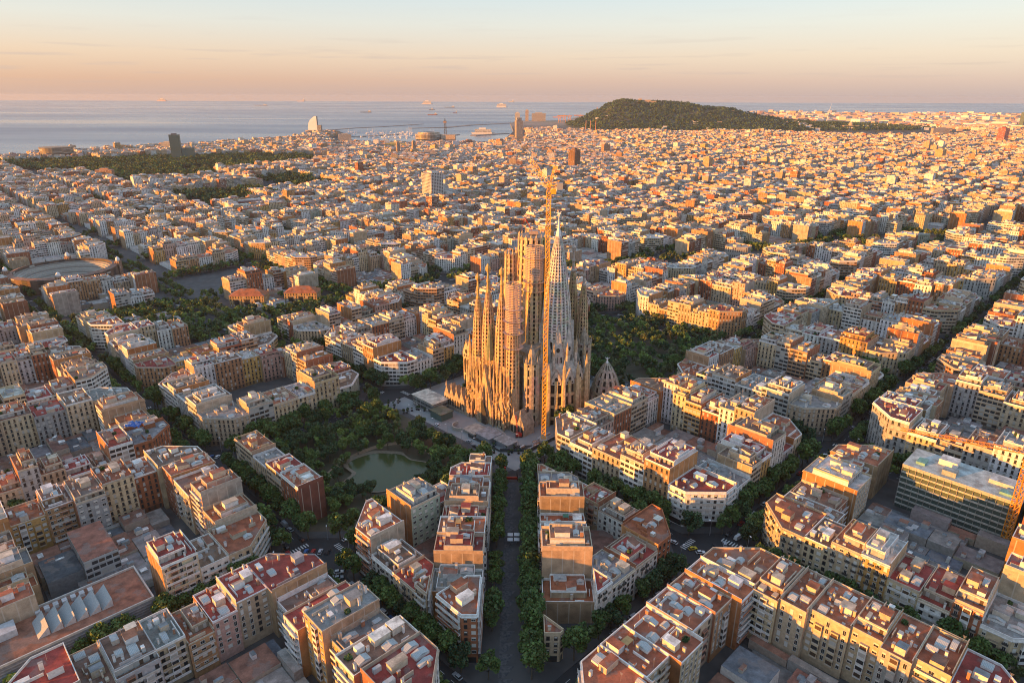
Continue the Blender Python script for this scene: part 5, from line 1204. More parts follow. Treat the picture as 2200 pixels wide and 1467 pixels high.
def lattice(g, p0, p1, w0, w1, m, step=3.0, r=.12, n=4):
    p0, p1 = Vector(p0), Vector(p1); ax = (p1 - p0); L_ = ax.length; ax.normalize(); e = ax.orthogonal().normalized() if abs(ax.z) < .9 else Vector((1, 0, 0)); f_ = ax.cross(e).normalized(); e = f_.cross(ax)
    def cor(t_, k): 
        w_ = w0 + (w1 - w0) * t_; a = math.pi / 4 + k * math.tau / n; return p0 + ax * L_ * t_ + (e * math.cos(a) + f_ * math.sin(a)) * w_ * .7
    ns = max(2, int(L_ / step))
    for k in range(n): g.tube(cor(0, k), cor(1, k), r * 1.3, r * 1.3, (1, 1, 1), m, 4)
    for q_ in range(ns):
        for k in range(n):
            j = (k + 1) % n; g.tube(cor(q_ / ns, k), cor((q_ + 1) / ns, j), r, r, (1, 1, 1), m, 3, False); g.tube(cor(q_ / ns, k), cor(q_ / ns, j), r, r, (1, 1, 1), m, 3, False)
def crane(x, y, h, label, m, jibs, mw=2.0, cabc='yellow'):
    z = gz(x, y); r_ = empty('tower_crane', (x, y, z), label, 'crane', None); o3 = (x, y, z)
    g = Geo(); lattice(g, (x, y, z), (x, y, z + h), mw, mw, m, 3.0, .17); g.obj('mast', r_, o3)
    g = Geo(); g.b((x, y), (1, 0), -2.5, 2.5, -2.5, 2.5, z - 1, z + 2.2, (.4, .4, .38)); g.obj('footing', r_, o3)
    for nm, p0, p1, w0, w1, st in jibs:
        g = Geo(); lattice(g, p0, p1, w0, w1, m, st, .10, 3 if nm == 'jib' else 4); g.obj(nm, r_, o3)
    return r_, o3
cxk, cyk = 17.7, 23.0; cz = gz(cxk, cyk); hT = 157
r_, o3 = crane(cxk, cyk, hT, 'tall yellow luffing tower crane standing in front of the apse', 'yellow', [('jib', (cxk, cyk - 1, cz + hT + 2), (cxk - 11, cyk + 4, cz + hT + 17), 3.0, 1.8, 2.5), ('counter_jib', (cxk, cyk, cz + hT + 2), (cxk + 6, cyk - 4, cz + hT + 4), 2.4, 2.4, 2.5), ('head', (cxk, cyk, cz + hT), (cxk + 2.6, cyk - 1, cz + hT + 13), 1.6, .6, 2.5)], 2.4)
g = Geo(); g.b((cxk, cyk), (1, 0), 1.4, 4, -1.6, .4, cz + hT - 2, cz + hT + .8, (.6, .35, .04), m='yellow'); g.obj('cab', r_, o3); g = Geo(); g.b((cxk, cyk), (1, 0), 4.2, 7.4, -5.6, -3.2, cz + hT + 1, cz + hT + 4.6, (.4, .35, .3), m='grey'); g.obj('counterweight', r_, o3)
g = Geo(); g.tube((cxk + 2.6, cyk - 1, cz + hT + 13), (cxk - 9, cyk + 5, cz + hT + 15), .1, .1, (1, 1, 1), 'yellow', 3); g.obj('stay', r_, o3)
# small red crane lorry and stacked material in the site
x, y = 2, 30; z = gz(x, y); r_ = empty('crawler_crane', (x, y, z), 'small red crawler crane with raised boom inside the site fence', 'crane'); o3 = (x, y, z)
g = Geo(); g.b((x, y), (1, 0), -2, 2, -1.3, 1.3, z + .9, z + 2.9, (.5, .1, .05), m='red'); g.obj('body', r_, o3); g = Geo(); g.b((x, y), (1, 0), -2.2, 2.2, -1.6, -.9, z, z + .88, (.1, .1, .1), m='dark'); g.b((x, y), (1, 0), -2.2, 2.2, .9, 1.6, z, z + .88, (.1, .1, .1), m='dark'); g.obj('track', r_, o3)
g = Geo(); lattice(g, (x - 1, y, z + 2.6), (x - 2, y - 1, z + 16), .9, .5, 'red', 1.6, .07); g.obj('boom', r_, o3)
sr = random.Random(33)
for k in range(12):
    u, v = sr.uniform(14, 40), sr.uniform(3, 9); x, y = uv2w(u, v); z = gz(x, y); g = Geo()
    for q_ in range(4): g.b((x, y), (TU[0], TU[1]), -1.6, 1.6, -.8 + q_ * .4, -.5 + q_ * .4, z + .1, z + .6 + .35 * (q_ % 2), var(sr, sr.choice([WHITE, (.4, .4, .42), (.4, .2, .1)]), .1))
    tag(g.obj('material_stack', None, (x, y, z)), 'stack of grey and white building material on the site floor', 'stack', 'material stacks on the building site')
# glass office with bare roof slab, tower crane beside it
def uvbox(g, u0, u1, v0, v1, z0, z1, c, ct=None, m='plain', mt=None, zr=None): g.b(o_, TU, u0, u1, v0, v1, z0, z1, c, ct, m=m, mt=mt, zr=zr)
cx, cy = uv2w(112, -203); z = gz(cx, cy); r_ = empty('office_building', (cx, cy, z), 'long green glass office building under construction with bare patchy white roof', 'office building'); o3 = (cx, cy, z); r_.scale = (1, 1, .86)
g = Geo(); uvbox(g, 101.5, 123.3, -227, -178, z - 3, z + 27, (.06, .09, .08), m='officeglass'); g.obj('glass_wall', r_, o3)
g = Geo(); uvbox(g, 101, 123.8, -227.5, -177.5, z + 27.02, z + 28, (.4, .4, .38), (.42, .47, .46), mt='roof'); g.obj('roof', r_, o3)
for k in range(8):
    g = Geo(); uvbox(g, 101.05, 101.49, -227.4, -177.6, z + 1.5 + k * 3.5, z + 2.4 + k * 3.5, (.46, .46, .41)); g.obj('floor_edge', r_, o3)
for k in range(17):
    g = Geo(); v = -227.3 + k * 3.09; uvbox(g, 100.8, 101.04, v, v + .16, z, z + 27, (.34, .34, .3)); g.obj('mullion', r_, o3)
for (u0, u1, v0, v1, h, c) in ((104, 109, -200, -194, 3, (.3, .34, .33)), (112, 120, -222, -212, 2.2, (.5, .5, .48)), (106, 112, -186, -182, 1.6, (.2, .4, .34)), (114, 121, -198, -190, 3.4, WHITE), (104, 108, -224, -218, 1.4, (.2, .4, .34))):
    g = Geo(); uvbox(g, u0, u1, v0, v1, z + 28.01, z + 28 + h, c, mt='roof'); g.obj('roof_plant', r_, o3)
cxk, cyk = 229, -90; cz = gz(cxk, cyk); hT = 49
r_, o3 = crane(cxk, cyk, hT, 'orange hammerhead tower crane beside the green glass office', 'orange', [('jib', (cxk, cyk, cz + hT + 1), (cxk - 46, cyk + 22, cz + hT + 1), 1.9, 1.2, 2.2), ('counter_jib', (cxk, cyk, cz + hT + 1), (cxk + 14, cyk - 7, cz + hT + 1), 1.6, 1.6, 2.2), ('head', (cxk, cyk, cz + hT), (cxk, cyk, cz + hT + 7), 1.6, .5, 2.)], 2.6)
g = Geo(); g.b((cxk, cyk), (1, 0), 11, 14, -8.5, -5, cz + hT - 2, cz + hT + .5, (.4, .4, .4), m='grey'); g.obj('counterweight', r_, o3)

# ------------------------------------------------------------------ low school with sawtooth rooflights, left foreground
cx, cy = uv2w(-226, 24); z = gz(cx, cy); r_ = empty('school_building', (cx, cy, z), 'low grey slatted school building with rust roof and sawtooth rooflights, bottom left', 'school'); o3 = (cx, cy, z)
g = Geo(); uvbox(g, -256, -198.5, 11, 38, z - 2, z + 13, (.24, .25, .27), (.30, .13, .08), m='plain', mt='roof'); g.obj('wall', r_, o3)
g = Geo()
for (a, b_, c_, d_) in ((-256, -198.5, 11, 11.5), (-256, -198.5, 37.5, 38), (-256, -255.5, 11.6, 37.4), (-199, -198.5, 11.6, 37.4)): uvbox(g, a, b_, c_, d_, z + 13.02, z + 14, (.55, .54, .5))
g.obj('parapet', r_, o3)
for k in range(6):
    g = Geo(); u0 = -238 + k * 4.4; P = lambda u, v, zz: (*uv2w(u, v), z + zz)
    g.q([P(u0, 18, 13), P(u0 + 4, 18, 13), P(u0 + 4, 18, 16.6)], (.5, .5, .5)); g.q([P(u0 + 4, 30, 13), P(u0, 30, 13), P(u0 + 4, 30, 16.6)], (.5, .5, .5))
    g.q([P(u0, 30, 13), P(u0, 18, 13), P(u0 + 4, 18, 16.6), P(u0 + 4, 30, 16.6)], WHITE, 'glass'); g.q([P(u0 + 4, 18, 13), P(u0 + 4, 30, 13), P(u0 + 4, 30, 16.6), P(u0 + 4, 18, 16.6)], (.5, .5, .5)); g.obj('rooflight', r_, o3)
for k in range(7): g = Geo(); uvbox(g, -236 + k * 3.1, -234.2 + k * 3.1, 32.5, 35, z + 13.02, z + 14.6, (.5, .5, .5)); g.obj('air_conditioner', r_, o3)
g = Geo(); uvbox(g, -250, -243, 26, 33, z + 13.02, z + 16, (.5, .52, .54)); g.obj('stair_housing', r_, o3)
for k in range(9): g = Geo(); uvbox(g, -254, -200, 10.86, 10.98, z + 1.5 + k * 1.25, z + 1.9 + k * 1.25, (.34, .35, .37)); g.obj('slat_band', r_, o3)
cx, cy = uv2w(-206, 66); z = gz(cx, cy); r_ = empty('school_wing', (cx, cy, z), 'grey school wing with ribbon windows and rust roof behind the sawtooth building', 'school'); o3 = (cx, cy, z)
g = Geo(); uvbox(g, -214, -200, 56, 86, z - 2, z + 15, (.42, .43, .43), (.30, .12, .08), m='facade_band', mt='roof'); g.obj('wall', r_, o3)
g = Geo(); uvbox(g, -228, -214.1, 60, 80, z - 2, z + 9, (.2, .21, .22), (.08, .09, .1), mt='roof'); g.obj('hall', r_, o3)

# ------------------------------------------------------------------ bullring, market halls, towers of the middle distance
rx, ry = -584, 472; z = gz(rx, ry); r_ = empty('bullring', (rx, ry, z), 'round open bullring with tiers of pale seats and brown arcaded rim', 'bullring'); o3 = (rx, ry, z)
g = Geo(); g.lathe((rx, ry), [(60, z - 2), (60, z + 18)], (.32, .18, .11), 'facade', 56); g.lathe((rx, ry), [(60, z + 18), (54, z + 19.5)], (.26, .14, .10), 'roof', 56); g.obj('outer_wall', r_, o3)
g = Geo(); g.lathe((rx, ry), [(54, z + 19.5), (54, z + 16)], (.2, .13, .1), 'facade', 56)
for k in range(9): g.lathe((rx, ry), [(54 - k * 2.7, z + 16 - k * 1.7), (54 - (k + 1) * 2.7, z + 16 - k * 1.7), (54 - (k + 1) * 2.7, z + 14.3 - k * 1.7)], (.40, .38, .34) if k % 3 else (.28, .26, .23), 'plain', 56)
g.obj('seating', r_, o3)
g = Geo(); g.pol.append((ringpts(rx, ry, 29.7, z + .8, 40), (.26, .19, .12), g.mi('plain'), [(0, 0)] * 40)); g.obj('arena_floor', r_, o3)
for k in range(4):
    a = k * math.tau / 4 + .5; X, Y = rx + 61 * math.cos(a), ry + 61 * math.sin(a); g = Geo(); g.b((X, Y), (1, 0), -3, 3, -3, 3, z - 1, z + 22, (.4, .24, .16), m='facade'); t2 = g.obj('gate_tower', r_, o3)
    g = Geo(); g.lathe((X, Y), [(2.4, z + 22), (2.8, z + 23.5), (2.0, z + 26), (.2, z + 27.5)], (.65, .65, .68), 'white', 10); g.obj('dome', t2, o3)
def hip_hall(x, y, a, L_, W_, h, lab):
    z = gz(x, y); r_ = empty('market_hall', (x, y, z), lab, 'hall'); t_ = (math.cos(a), math.sin(a)); n_ = (-t_[1], t_[0]); o3 = (x, y, z)
    g = Geo(); g.b((x, y), t_, -L_ / 2, L_ / 2, -W_ / 2, W_ / 2, z - 1, z + h, (.48, .32, .15), m='facade', mt='roof'); g.obj('wall', r_, o3)
    P = lambda s_, d, zz: (x + t_[0] * s_ + n_[0] * d, y + t_[1] * s_ + n_[1] * d, z + zz); a_, b_, e_ = L_ / 2 + .8, W_ / 2 + .8, L_ / 2 - W_ / 2; c = (.36, .12, .05); g = Geo()
    for q_ in ([P(-a_, -b_, h + .05), P(a_, -b_, h + .05), P(e_, 0, h + 6), P(-e_, 0, h + 6)], [P(a_, b_, h + .05), P(-a_, b_, h + .05), P(-e_, 0, h + 6), P(e_, 0, h + 6)]): g.pol.append((q_, c, g.mi('roof'), [(0, 0)] * 4))
    for q_ in ([P(a_, -b_, h + .05), P(a_, b_, h + .05), P(e_, 0, h + 6)], [P(-a_, b_, h + .05), P(-a_, -b_, h + .05), P(-e_, 0, h + 6)]): g.pol.append((q_, c, g.mi('roof'), [(0, 0)] * 3))
    g.obj('roof', r_, o3)
    for s_ in (-.3, 0, .3): 
        g = Geo(); g.b((x, y), t_, s_ * L_ - 2.5, s_ * L_ + 2.5, -W_ / 2 - .25, -W_ / 2 - .01, z + 2, z + 8, (.1, .08, .06), m='dark'); g.obj('arched_window', r_, o3)
hip_hall(-304, 366, .05, 38, 20, 12, 'ochre hall with orange tiled hip roof, left of the pair by the boulevard'); hip_hall(-246, 374, .05, 36, 20, 12, 'ochre hall with orange tiled hip roof, right of the pair by the boulevard')
def tower(name, x, y, a, L_, W_, h, c, lab, m='facade', ct=(.3, .3, .3), extra=(), cat='tower'):
    z = gz(x, y); r_ = empty(name, (x, y, z), lab, cat); t_ = (math.cos(a), math.sin(a)); o3 = (x, y, z)
    g = Geo(); g.b((x, y), t_, -L_ / 2, L_ / 2, -W_ / 2, W_ / 2, z - 2, z + h, c, ct, m=m, mt='roof'); g.obj('shaft', r_, o3)
    g = Geo(); g.b((x, y), t_, -L_ / 4, L_ / 4, -W_ / 4, W_ / 4, z + h - .02, z + h + 4, c, ct, mt='roof'); g.obj('roof_plant', r_, o3)
    for (s0_, s1_, d0, d1, z0, z1, cc, mm_) in extra: g = Geo(); g.b((x, y), t_, s0_, s1_, d0, d1, z + z0, z + z1, cc, m=mm_, mt='roof'); g.obj('wing', r_, o3)
    return r_, t_
x, y = -192, 1122; z = gz(x, y); r_, t_ = tower('tower_block', x, y, -math.pi / 4 - .05, 34, 32, 66, (.62, .60, .56), 'white high-rise tower block with dark chequered window grid above the roofs', m='dark')
for k in range(21):
    g = Geo(); g.b((x, y), t_, -17.3, 17.3, -16.3, 16.3, z + 1.5 + k * 3.05, z + 2.7 + k * 3.05, (.66, .64, .6)); g.obj('floor_band', r_, (x, y, z))
for k in range(8):
    for sd in (-1, 1):
        g = Geo(); s_ = -16 + k * 4.5; g.b((x, y), t_, s_ - .7, s_ + .7, sd * 16.6 - .28, sd * 16.6 + .28, z, z + 66.5, (.66, .64, .6)); g.obj('fin', r_, (x, y, z))
        g = Geo(); d_ = -15 + k * 4.3; g.b((x, y), t_, sd * 17.6 - .28, sd * 17.6 + .28, d_ - .6, d_ + .6, z, z + 66.5, (.66, .64, .6)); g.obj('fin', r_, (x, y, z))
r_, t_ = tower('office_tower', 165, 1811, .75, 26, 26, 66, (.20, .11, .07), 'dark brown ribbed office tower rising from the middle of the city')
x, y = 165, 1811; z = gz(x, y)
for k in range(6):
    g = Geo(); g.b((x, y), t_, -12 + k * 4.4, -10.6 + k * 4.4, -13.8, -13.02, z, z + 67, (.34, .2, .12)); g.obj('fin', r_, (x, y, z)); g = Geo(); g.b((x, y), t_, -13.8, -13.02, -12 + k * 4.4, -10.6 + k * 4.4, z, z + 67, (.34, .2, .12)); g.obj('fin', r_, (x, y, z))
tower('slab_block', -1159, 1532, .1, 44, 16, 30, (.46, .24, .13), 'orange sunlit slab block standing before the dark park on the left')
tower('dark_glass_tower', -1255, 2140, .35, 34, 28, 88, (.07, .075, .085), 'dark glass tower with lower wing, between the park and the sea', m='curtain', extra=((18.1, 60, -13, 12, -2, 42, (.10, .11, .12), 'curtain'),))
r_ = empty('round_block', (-1735, 2199, gz(-1735, 2199)), 'wide curved brown office drum near the shore on the left', 'office building'); z = gz(-1735, 2199); g = Geo(); g.lathe((-1735, 2199), [(52, z - 1), (55, z + 42)], (.26, .20, .13), 'facade_band', 30); g.obj('wall', r_, (-1735, 2199, z)); g = Geo(); g.lathe((-1735, 2199), [(55, z + 42), (30, z + 43), (.1, z + 43.5)], (.35, .28, .2), 'roof', 30); g.obj('roof', r_, (-1735, 2199, z))
tower('port_tower', -18, 3230, .3, 34, 30, 104, (.42, .34, .27), 'tan concrete tower with narrow crown near the harbour', extra=((-12, 12, -10, 10, 104.1, 118, (.38, .32, .27), 'facade_band'),))
tower('slab_tower', 2369, 3120, .3, 26, 40, 78, (.42, .06, .04), 'deep red slab tower at the right edge of the city', m='facade_band'); tower('slab_tower', 1478, 2109, .6, 26, 26, 44, (.6, .4, .2), 'pale golden apartment tower in the right half of the city')
tower('slab_tower', 586, 1820, .6, 18, 24, 42, (.58, .38, .2), 'sunlit tan slab tower centre right among low roofs'); tower('slab_tower', 1679, 2539, .5, 30, 24, 50, (.6, .42, .26), 'golden tower block with flat top in the far right of the city')
tower('slab_tower', 330, 2380, .5, 30, 18, 44, (.45, .25, .15), 'brown and cream slab tower right of the scaffolded towers'); tower('slab_tower', 2640, 4100, .2, 120, 20, 40, (.5, .42, .36), 'long pale apartment slab by the plain at far right')
for k, (x, y, h) in enumerate(((4200, 5600, 105), (4350, 5700, 88), (4420, 5640, 92))): tower('glass_tower', x, y, .4 + k, 40, 34, h, (.10, .14, .18), ['tallest dark blue tower of the trio on the plain', 'short dark blue tower of the trio on the plain', 'right dark blue tower of the trio on the plain'][k], m='curtain')
tower('cathedral_tower', -480, 2320, .6, 12, 12, 52, (.36, .28, .22), 'left old stone church tower in the old town'); tower('cathedral_tower', -420, 2330, .6, 12, 12, 56, (.36, .28, .22), 'right old stone church tower in the old town')
tower('hospital_block', -870, 3050, .3, 60, 22, 44, (.55, .45, .36), 'pale high block near the beach'); tower('yellow_block', -560, 2700, .2, 90, 24, 26, (.55, .48, .18), 'long yellow sunlit block before the harbour', cat='building')
tower('yellow_block', -1500, 2560, .1, 50, 24, 34, (.5, .45, .38), 'pale block at the park end beside the dark tower', cat='building')
# long station shed with white ridge
x, y = -560, 1085; z = gz(x, y); r_ = empty('station_shed', (x, y, z), 'long dark red station shed with pale ridge beside green trees', 'station'); t_ = (math.cos(.5), math.sin(.5)); g = Geo(); g.b((x, y), t_, -90, 90, -20, 20, z - 1, z + 14, (.22, .08, .06), (.16, .08, .08), mt='roof'); g.obj('hall', r_, (x, y, z)); g = Geo(); g.b((x, y), t_, -90, 90, -5, 5, z + 14.02, z + 17, WHITE, WHITE); g.obj('ridge', r_, (x, y, z))

# ------------------------------------------------------------------ harbour
x, y = -1396, 4340; z = SEA + 2; r_ = empty('sail_tower', (x, y, z), 'sail-shaped silver glass tower standing at the tip of the harbour', 'tower'); o3 = (x, y, z); g = Geo(); n = 14; H_ = 96
prof = [(-46 + 50 * (k / n) ** 3.6, k / n * H_) for k in range(n + 1)]
for k in range(n):
    (xa, za), (xb, zb_) = prof[k], prof[k + 1]; A = lambda xx, d, zz: (x + xx, y + d, z + zz)
    g.pol.append(([A(xa, -12, za), A(16, -14, za), A(16, -14, zb_), A(xb, -12, zb_)], (1, 1, 1), g.mi('white'), [(0, 0)] * 4)); g.pol.append(([A(xa, 12, za), A(xa, -12, za), A(xb, -12, zb_), A(xb, 12, zb_)], (1, 1, 1), g.mi('white'), [(0, 0)] * 4))
    g.pol.append(([A(16, -14, za), A(16, 14, za), A(16, 14, zb_), A(16, -14, zb_)], (1, 1, 1), g.mi('curtain'), [(0, 0)] * 4)); g.pol.append(([A(16, 14, za), A(xa, 12, za), A(xb, 12, zb_), A(16, 14, zb_)], (1, 1, 1), g.mi('grey'), [(0, 0)] * 4))
g.pol.append(([A(prof[-1][0], -12, H_), A(16, -14, H_), A(16, 14, H_), A(prof[-1][0], 12, H_)], (1, 1, 1), g.mi('grey'), [(0, 0)] * 4)); g.obj('sail', r_, o3)
g = Geo(); g.b((x, y), (1, 0), 17, 42, -14, 14, z - 1, z + 40, (.3, .28, .26), m='facade'); g.b((x, y), (1, 0), -60, 75, -35, -16, z - 1, z + 8, (.5, .4, .32)); g.obj('podium', r_, o3)
def pier(pts, w_, name, lab, h=3):
    g = Geo()
    for a, b_ in zip(pts[:-1], pts[1:]): L_ = math.hypot(b_[0] - a[0], b_[1] - a[1]); g.b(a, ((b_[0] - a[0]) / L_, (b_[1] - a[1]) / L_), 0, L_ + w_ * .3, -w_ / 2, w_ / 2, SEA - 2, SEA + h, (.16, .14, .13), (.26, .22, .19), mt='plain')
    return tag(g.obj(name), lab, 'breakwater')
pier([(-1380, 4420), (-1252, 4833), (-1091, 5072), (-860, 5618)], 34, 'breakwater', 'long dark breakwater running out to sea from the sail tower'); pier([(-836, 4840), (-575, 4999), (-428, 5432), (-89, 5943)], 60, 'breakwater', 'broad breakwater closing the harbour toward the silos')
pier([(-980, 3700), (-760, 4020)], 60, 'quay', 'low quay with boats inside the harbour'); pier([(-520, 3560), (-440, 4000)], 90, 'quay', 'wide quay carrying the round trade centre'); pier([(-300, 3900), (-110, 4150)], 50, 'quay', 'quay beside the white moored ferry')
r_ = empty('trade_centre', (-520, 3520, gz(-520, 3413)), 'round golden trade centre building on the quay', 'building'); z = SEA + 3; g = Geo(); g.lathe((-520, 3520), [(75, z), (75, z + 26), (60, z + 28), (60, z + 36), (30, z + 36)], (.55, .42, .28), 'facade_band', 28); g.obj('ring', r_, (-520, 3520, gz(-520, 3413))); g = Geo(); g.b((-430, 3500), (1, 0), -20, 60, -20, 20, z - 2, z + 24, (.55, .42, .3), m='facade'); g.obj('wing', r_, (-520, 3520, gz(-520, 3413)))
x, y = -447, 3690; z = SEA + 2; r_ = empty('cable_tower', (x, y, z), 'slender iron cable car tower in the harbour', 'tower'); g = Geo(); lattice(g, (x, y, z), (x, y, z + 82), 15, 9, 'iron', 12, .7); lattice(g, (x, y, z + 90), (x, y, z + 104), 7, 2, 'iron', 7, .6); g.obj('frame', r_, (x, y, z)); g = Geo(); g.b((x, y), (1, 0), -9, 9, -9, 9, z + 80, z + 90, (.3, .2, .15)); g.obj('platform', r_, (x, y, z))
def bigbox(name, x, y, L_, W_, h, c, lab, cat): z = gz(x, y); g = Geo(); g.b((x, y), (1, 0), -L_ / 2, L_ / 2, -W_ / 2, W_ / 2, z - 2, z + h, c, m='facade', mt='roof'); g.b((x, y), (1, 0), -L_ / 4, L_ / 4, -W_ / 4, W_ / 4, z + h - .1, z + h + 8, c, mt='roof'); return tag(g.obj(name), lab, cat)
bigbox('silo', -50, 6250, 46, 46, 74, (.5, .48, .45), 'pale grey harbour silo, left of the three', 'silo'); bigbox('silo', 40, 6250, 30, 40, 96, (.45, .36, .3), 'tall brown harbour silo, middle of the three', 'silo'); bigbox('silo', 150, 6250, 130, 46, 70, (.36, .34, .33), 'wide grey harbour silo, right of the three', 'silo')
for k, (x, y, h) in enumerate(((330, 5900, 70), (370, 5900, 88), (415, 5900, 84), (520, 5950, 92), (740, 6400, 95), (800, 6420, 98), (870, 6400, 90))):
    z = gz(x, y); r_ = empty('gantry_crane', (x, y, z), 'orange container gantry crane on the far quay', 'crane', 'container cranes on the quay'); r_['label'] = ['orange quay crane, leftmost of the front four', 'orange quay crane, second from left of the front four', 'orange quay crane, third of the front four', 'orange quay crane standing apart right of the front ones', 'raised-boom crane by the hill, left of three', 'raised-boom crane by the hill, middle of three', 'raised-boom crane by the hill, right of three'][k]
    g = Geo()
    for sx in (-11, 11):
        for sy in (-12, 12): g.tube((x + sx, y + sy, z), (x + sx * .8, y + sy * .8, z + h * .62), 1.5, 1.3, (1, 1, 1), 'orange', 4)
    for zz in (.25, .45, .62): g.b((x, y), (1, 0), -12, 12, -12, 12, z + h * zz, z + h * zz + 2.2, (1, 1, 1), m='orange')
    g.tube((x, y, z + h * .6), (x, y, z + h * .9), 1.3, .8, (1, 1, 1), 'orange', 4); g.obj('frame', r_, (x, y, z)); g = Geo()
    if k < 4: lattice(g, (x - 60, y, z + h * .66), (x + 25, y, z + h * .66), 4, 4, 'orange', 12, .9)
    else: lattice(g, (x - 5, y, z + h * .62), (x - 32, y, z + h * 1.3), 4, 3, 'orange', 12, 1.0)
    g.obj('boom', r_, (x, y, z))
for k, (x, y) in enumerate(((411, 4180), (440, 4180), (475, 4190))):
    z = gz(x, y); g = Geo(); g.lathe((x, y), [(3.2, z), (2.2, z + 72), (2.6, z + 74)], (.42, .2, .12), 'plain', 8); tag(g.obj('chimney', None, (0, 0, 0)), ['slim brick chimney, left of three before the hill', 'slim brick chimney, middle of three before the hill', 'slim brick chimney, right of three before the hill'][k], 'chimney')
def ship(x, y, L_, W_, h, hull, top, lab, cat='ship', sup=.25, supx=.3, a=0.0, z0=SEA):
    r_ = empty('ship', (x, y, z0), lab, cat, 'ships at sea'); ca, sa = math.cos(a), math.sin(a); P = lambda s_, d, zz: (x + ca * s_ - sa * d, y + sa * s_ + ca * d, z0 + zz); g = Geo(); hp = [(-L_ / 2, -W_ / 2), (L_ * .38, -W_ / 2), (L_ / 2, 0), (L_ * .38, W_ / 2), (-L_ / 2, W_ / 2)]
    for k in range(5): a_, b_ = hp[k], hp[(k + 1) % 5]; g.pol.append(([P(a_[0] * .94, a_[1] * .8, -1), P(b_[0] * .94, b_[1] * .8, -1), P(*b_, h), P(*a_, h)], hull, g.mi('plain'), [(0, 0)] * 4))
    g.pol.append(([P(*p, h) for p in hp], (.3, .25, .22), g.mi('plain'), [(0, 0)] * 5)); g.obj('hull', r_, (x, y, z0))
    g = Geo(); g.b(P(0, 0, 0)[:2], (ca, sa), L_ * (supx - sup / 2), L_ * (supx + sup / 2), -W_ * .42, W_ * .42, z0 + h, z0 + h * 2.6, top, m='facade_band'); g.b(P(0, 0, 0)[:2], (ca, sa), L_ * (supx - sup / 4), L_ * (supx + sup / 6), -W_ * .3, W_ * .3, z0 + h * 2.6, z0 + h * 3.3, top); g.obj('superstructure', r_, (x, y, z0))
    g = Geo(); g.tube(P(L_ * supx, 0, h * 3.2), P(L_ * supx, 0, h * 4.6), W_ * .05, W_ * .02, (.5, .5, .5), 'grey', 4); g.obj('mast', r_, (x, y, z0))
DK, RD = (.05, .06, .09), (.25, .07, .05)
ship(-2266, 9801, 165, 26, 9, DK, WHITE, 'dark cargo ship left of the centre, nearest that side'); ship(-2787, 20213, 320, 48, 30, (.7, .6, .55), WHITE, 'pale tall ship near horizon above the two stacked cargo ships', sup=.7, supx=0)
ship(-1573, 11859, 110, 20, 10, DK, WHITE, 'small dark ship between two others in the central trio', supx=.0); ship(-1145, 8568, 130, 20, 8, RD, WHITE, 'red hulled ship lowest of the central trio'); ship(-1519, 14315, 230, 32, 11, DK, WHITE, 'long dark tanker right of the central trio')
ship(-954, 9543, 65, 16, 9, (.1, .08, .2), WHITE, 'small tug-like ship right of the trio'); ship(-453, 14944, 250, 44, 26, (.75, .72, .7), WHITE, 'big white cruise ship before the hill', sup=.78, supx=-.03); ship(-470, 27800, 240, 40, 30, (.5, .5, .5), WHITE, 'tiny ship on the horizon above the cruise ship')
ship(-6180, 16253, 310, 40, 10, (.2, .2, .25), WHITE, 'long grey freighter far left of the sail tower'); ship(-14400, 27700, 420, 60, 34, (.7, .5, .45), WHITE, 'pink lit ship on the horizon at far left', sup=.6, supx=0); ship(-8850, 27800, 320, 60, 30, (.6, .5, .5), WHITE, 'faint ship on the horizon left of the sail tower')
ship(-250, 4080, 150, 22, 12, WHITE, WHITE, 'white ferry moored inside the harbour', cat='ferry', sup=.7, supx=0, a=.05)
sr = random.Random(44)
g = Geo()
for k in range(150):
    x, y = sr.uniform(-1180, -560), sr.uniform(3560, 4250)
    if in_poly(x, y, LAND): continue
    L_ = sr.uniform(12, 45); a = sr.choice([.4, 1.9]) ; g.b((x, y), (math.cos(a), math.sin(a)), 0, L_, 0, L_ * .22, SEA, SEA + L_ * .10, (.7, .7, .7)); g.b((x, y), (math.cos(a), math.sin(a)), L_ * .2, L_ * .7, L_ * .03, L_ * .19, SEA + L_ * .1, SEA + L_ * .2, (.7, .7, .7)); 
    if sr.random() < .6: g.tube((x, y, SEA + 1), (x, y, SEA + L_ * .9), .3, .15, (1, 1, 1), 'white', 3)
tag(g.obj('yachts'), 'crowd of white yachts and sailing boats in the marina', 'boats', None, 'stuff')

# ------------------------------------------------------------------ the wooded hill with its castle, the mast on the plain
RIDGE = [(330, 0), (400, 22), (470, 52), (600, 120), (680, 165), (785, 190), (970, 178), (1240, 166), (1450, 142), (1600, 122), (1750, 96), (1900, 64), (2100, 42), (2400, 32), (2690, 22), (3000, 10), (3500, 0)]
def ridge_h(x):
    for (a, ha), (b_, hb) in zip(RIDGE[:-1], RIDGE[1:]):
        if a <= x <= b_: t_ = (x - a) / (b_ - a); t_ = t_ * t_ * (3 - 2 * t_); return ha + (hb - ha) * t_
    return 0
from mathutils import noise as mn
def hill_z(x, y):
    yc = 5150 - .08 * (x - 900); h = ridge_h(x); d = y - yc; s_ = 520 if d < 0 else 900
    k = math.exp(-(d / s_) ** 2 * 1.1) if d < 0 else math.exp(-(d / s_) ** 2)
    k = max(0, (k - .06) / .94); return -24 + h * k + 16 * k * (mn.fractal(Vector((x / 210, y / 210, 0)), 1, 2, 5)) * min(1, h / 60) + (24 + gz(x, y)) * 0 + 2
nx_h, ny_h = 130, 60
hv = [(100 + 3400 * a / nx_h, 4150 + 2200 * b_ / ny_h) for b_ in range(ny_h + 1) for a in range(nx_h + 1)]
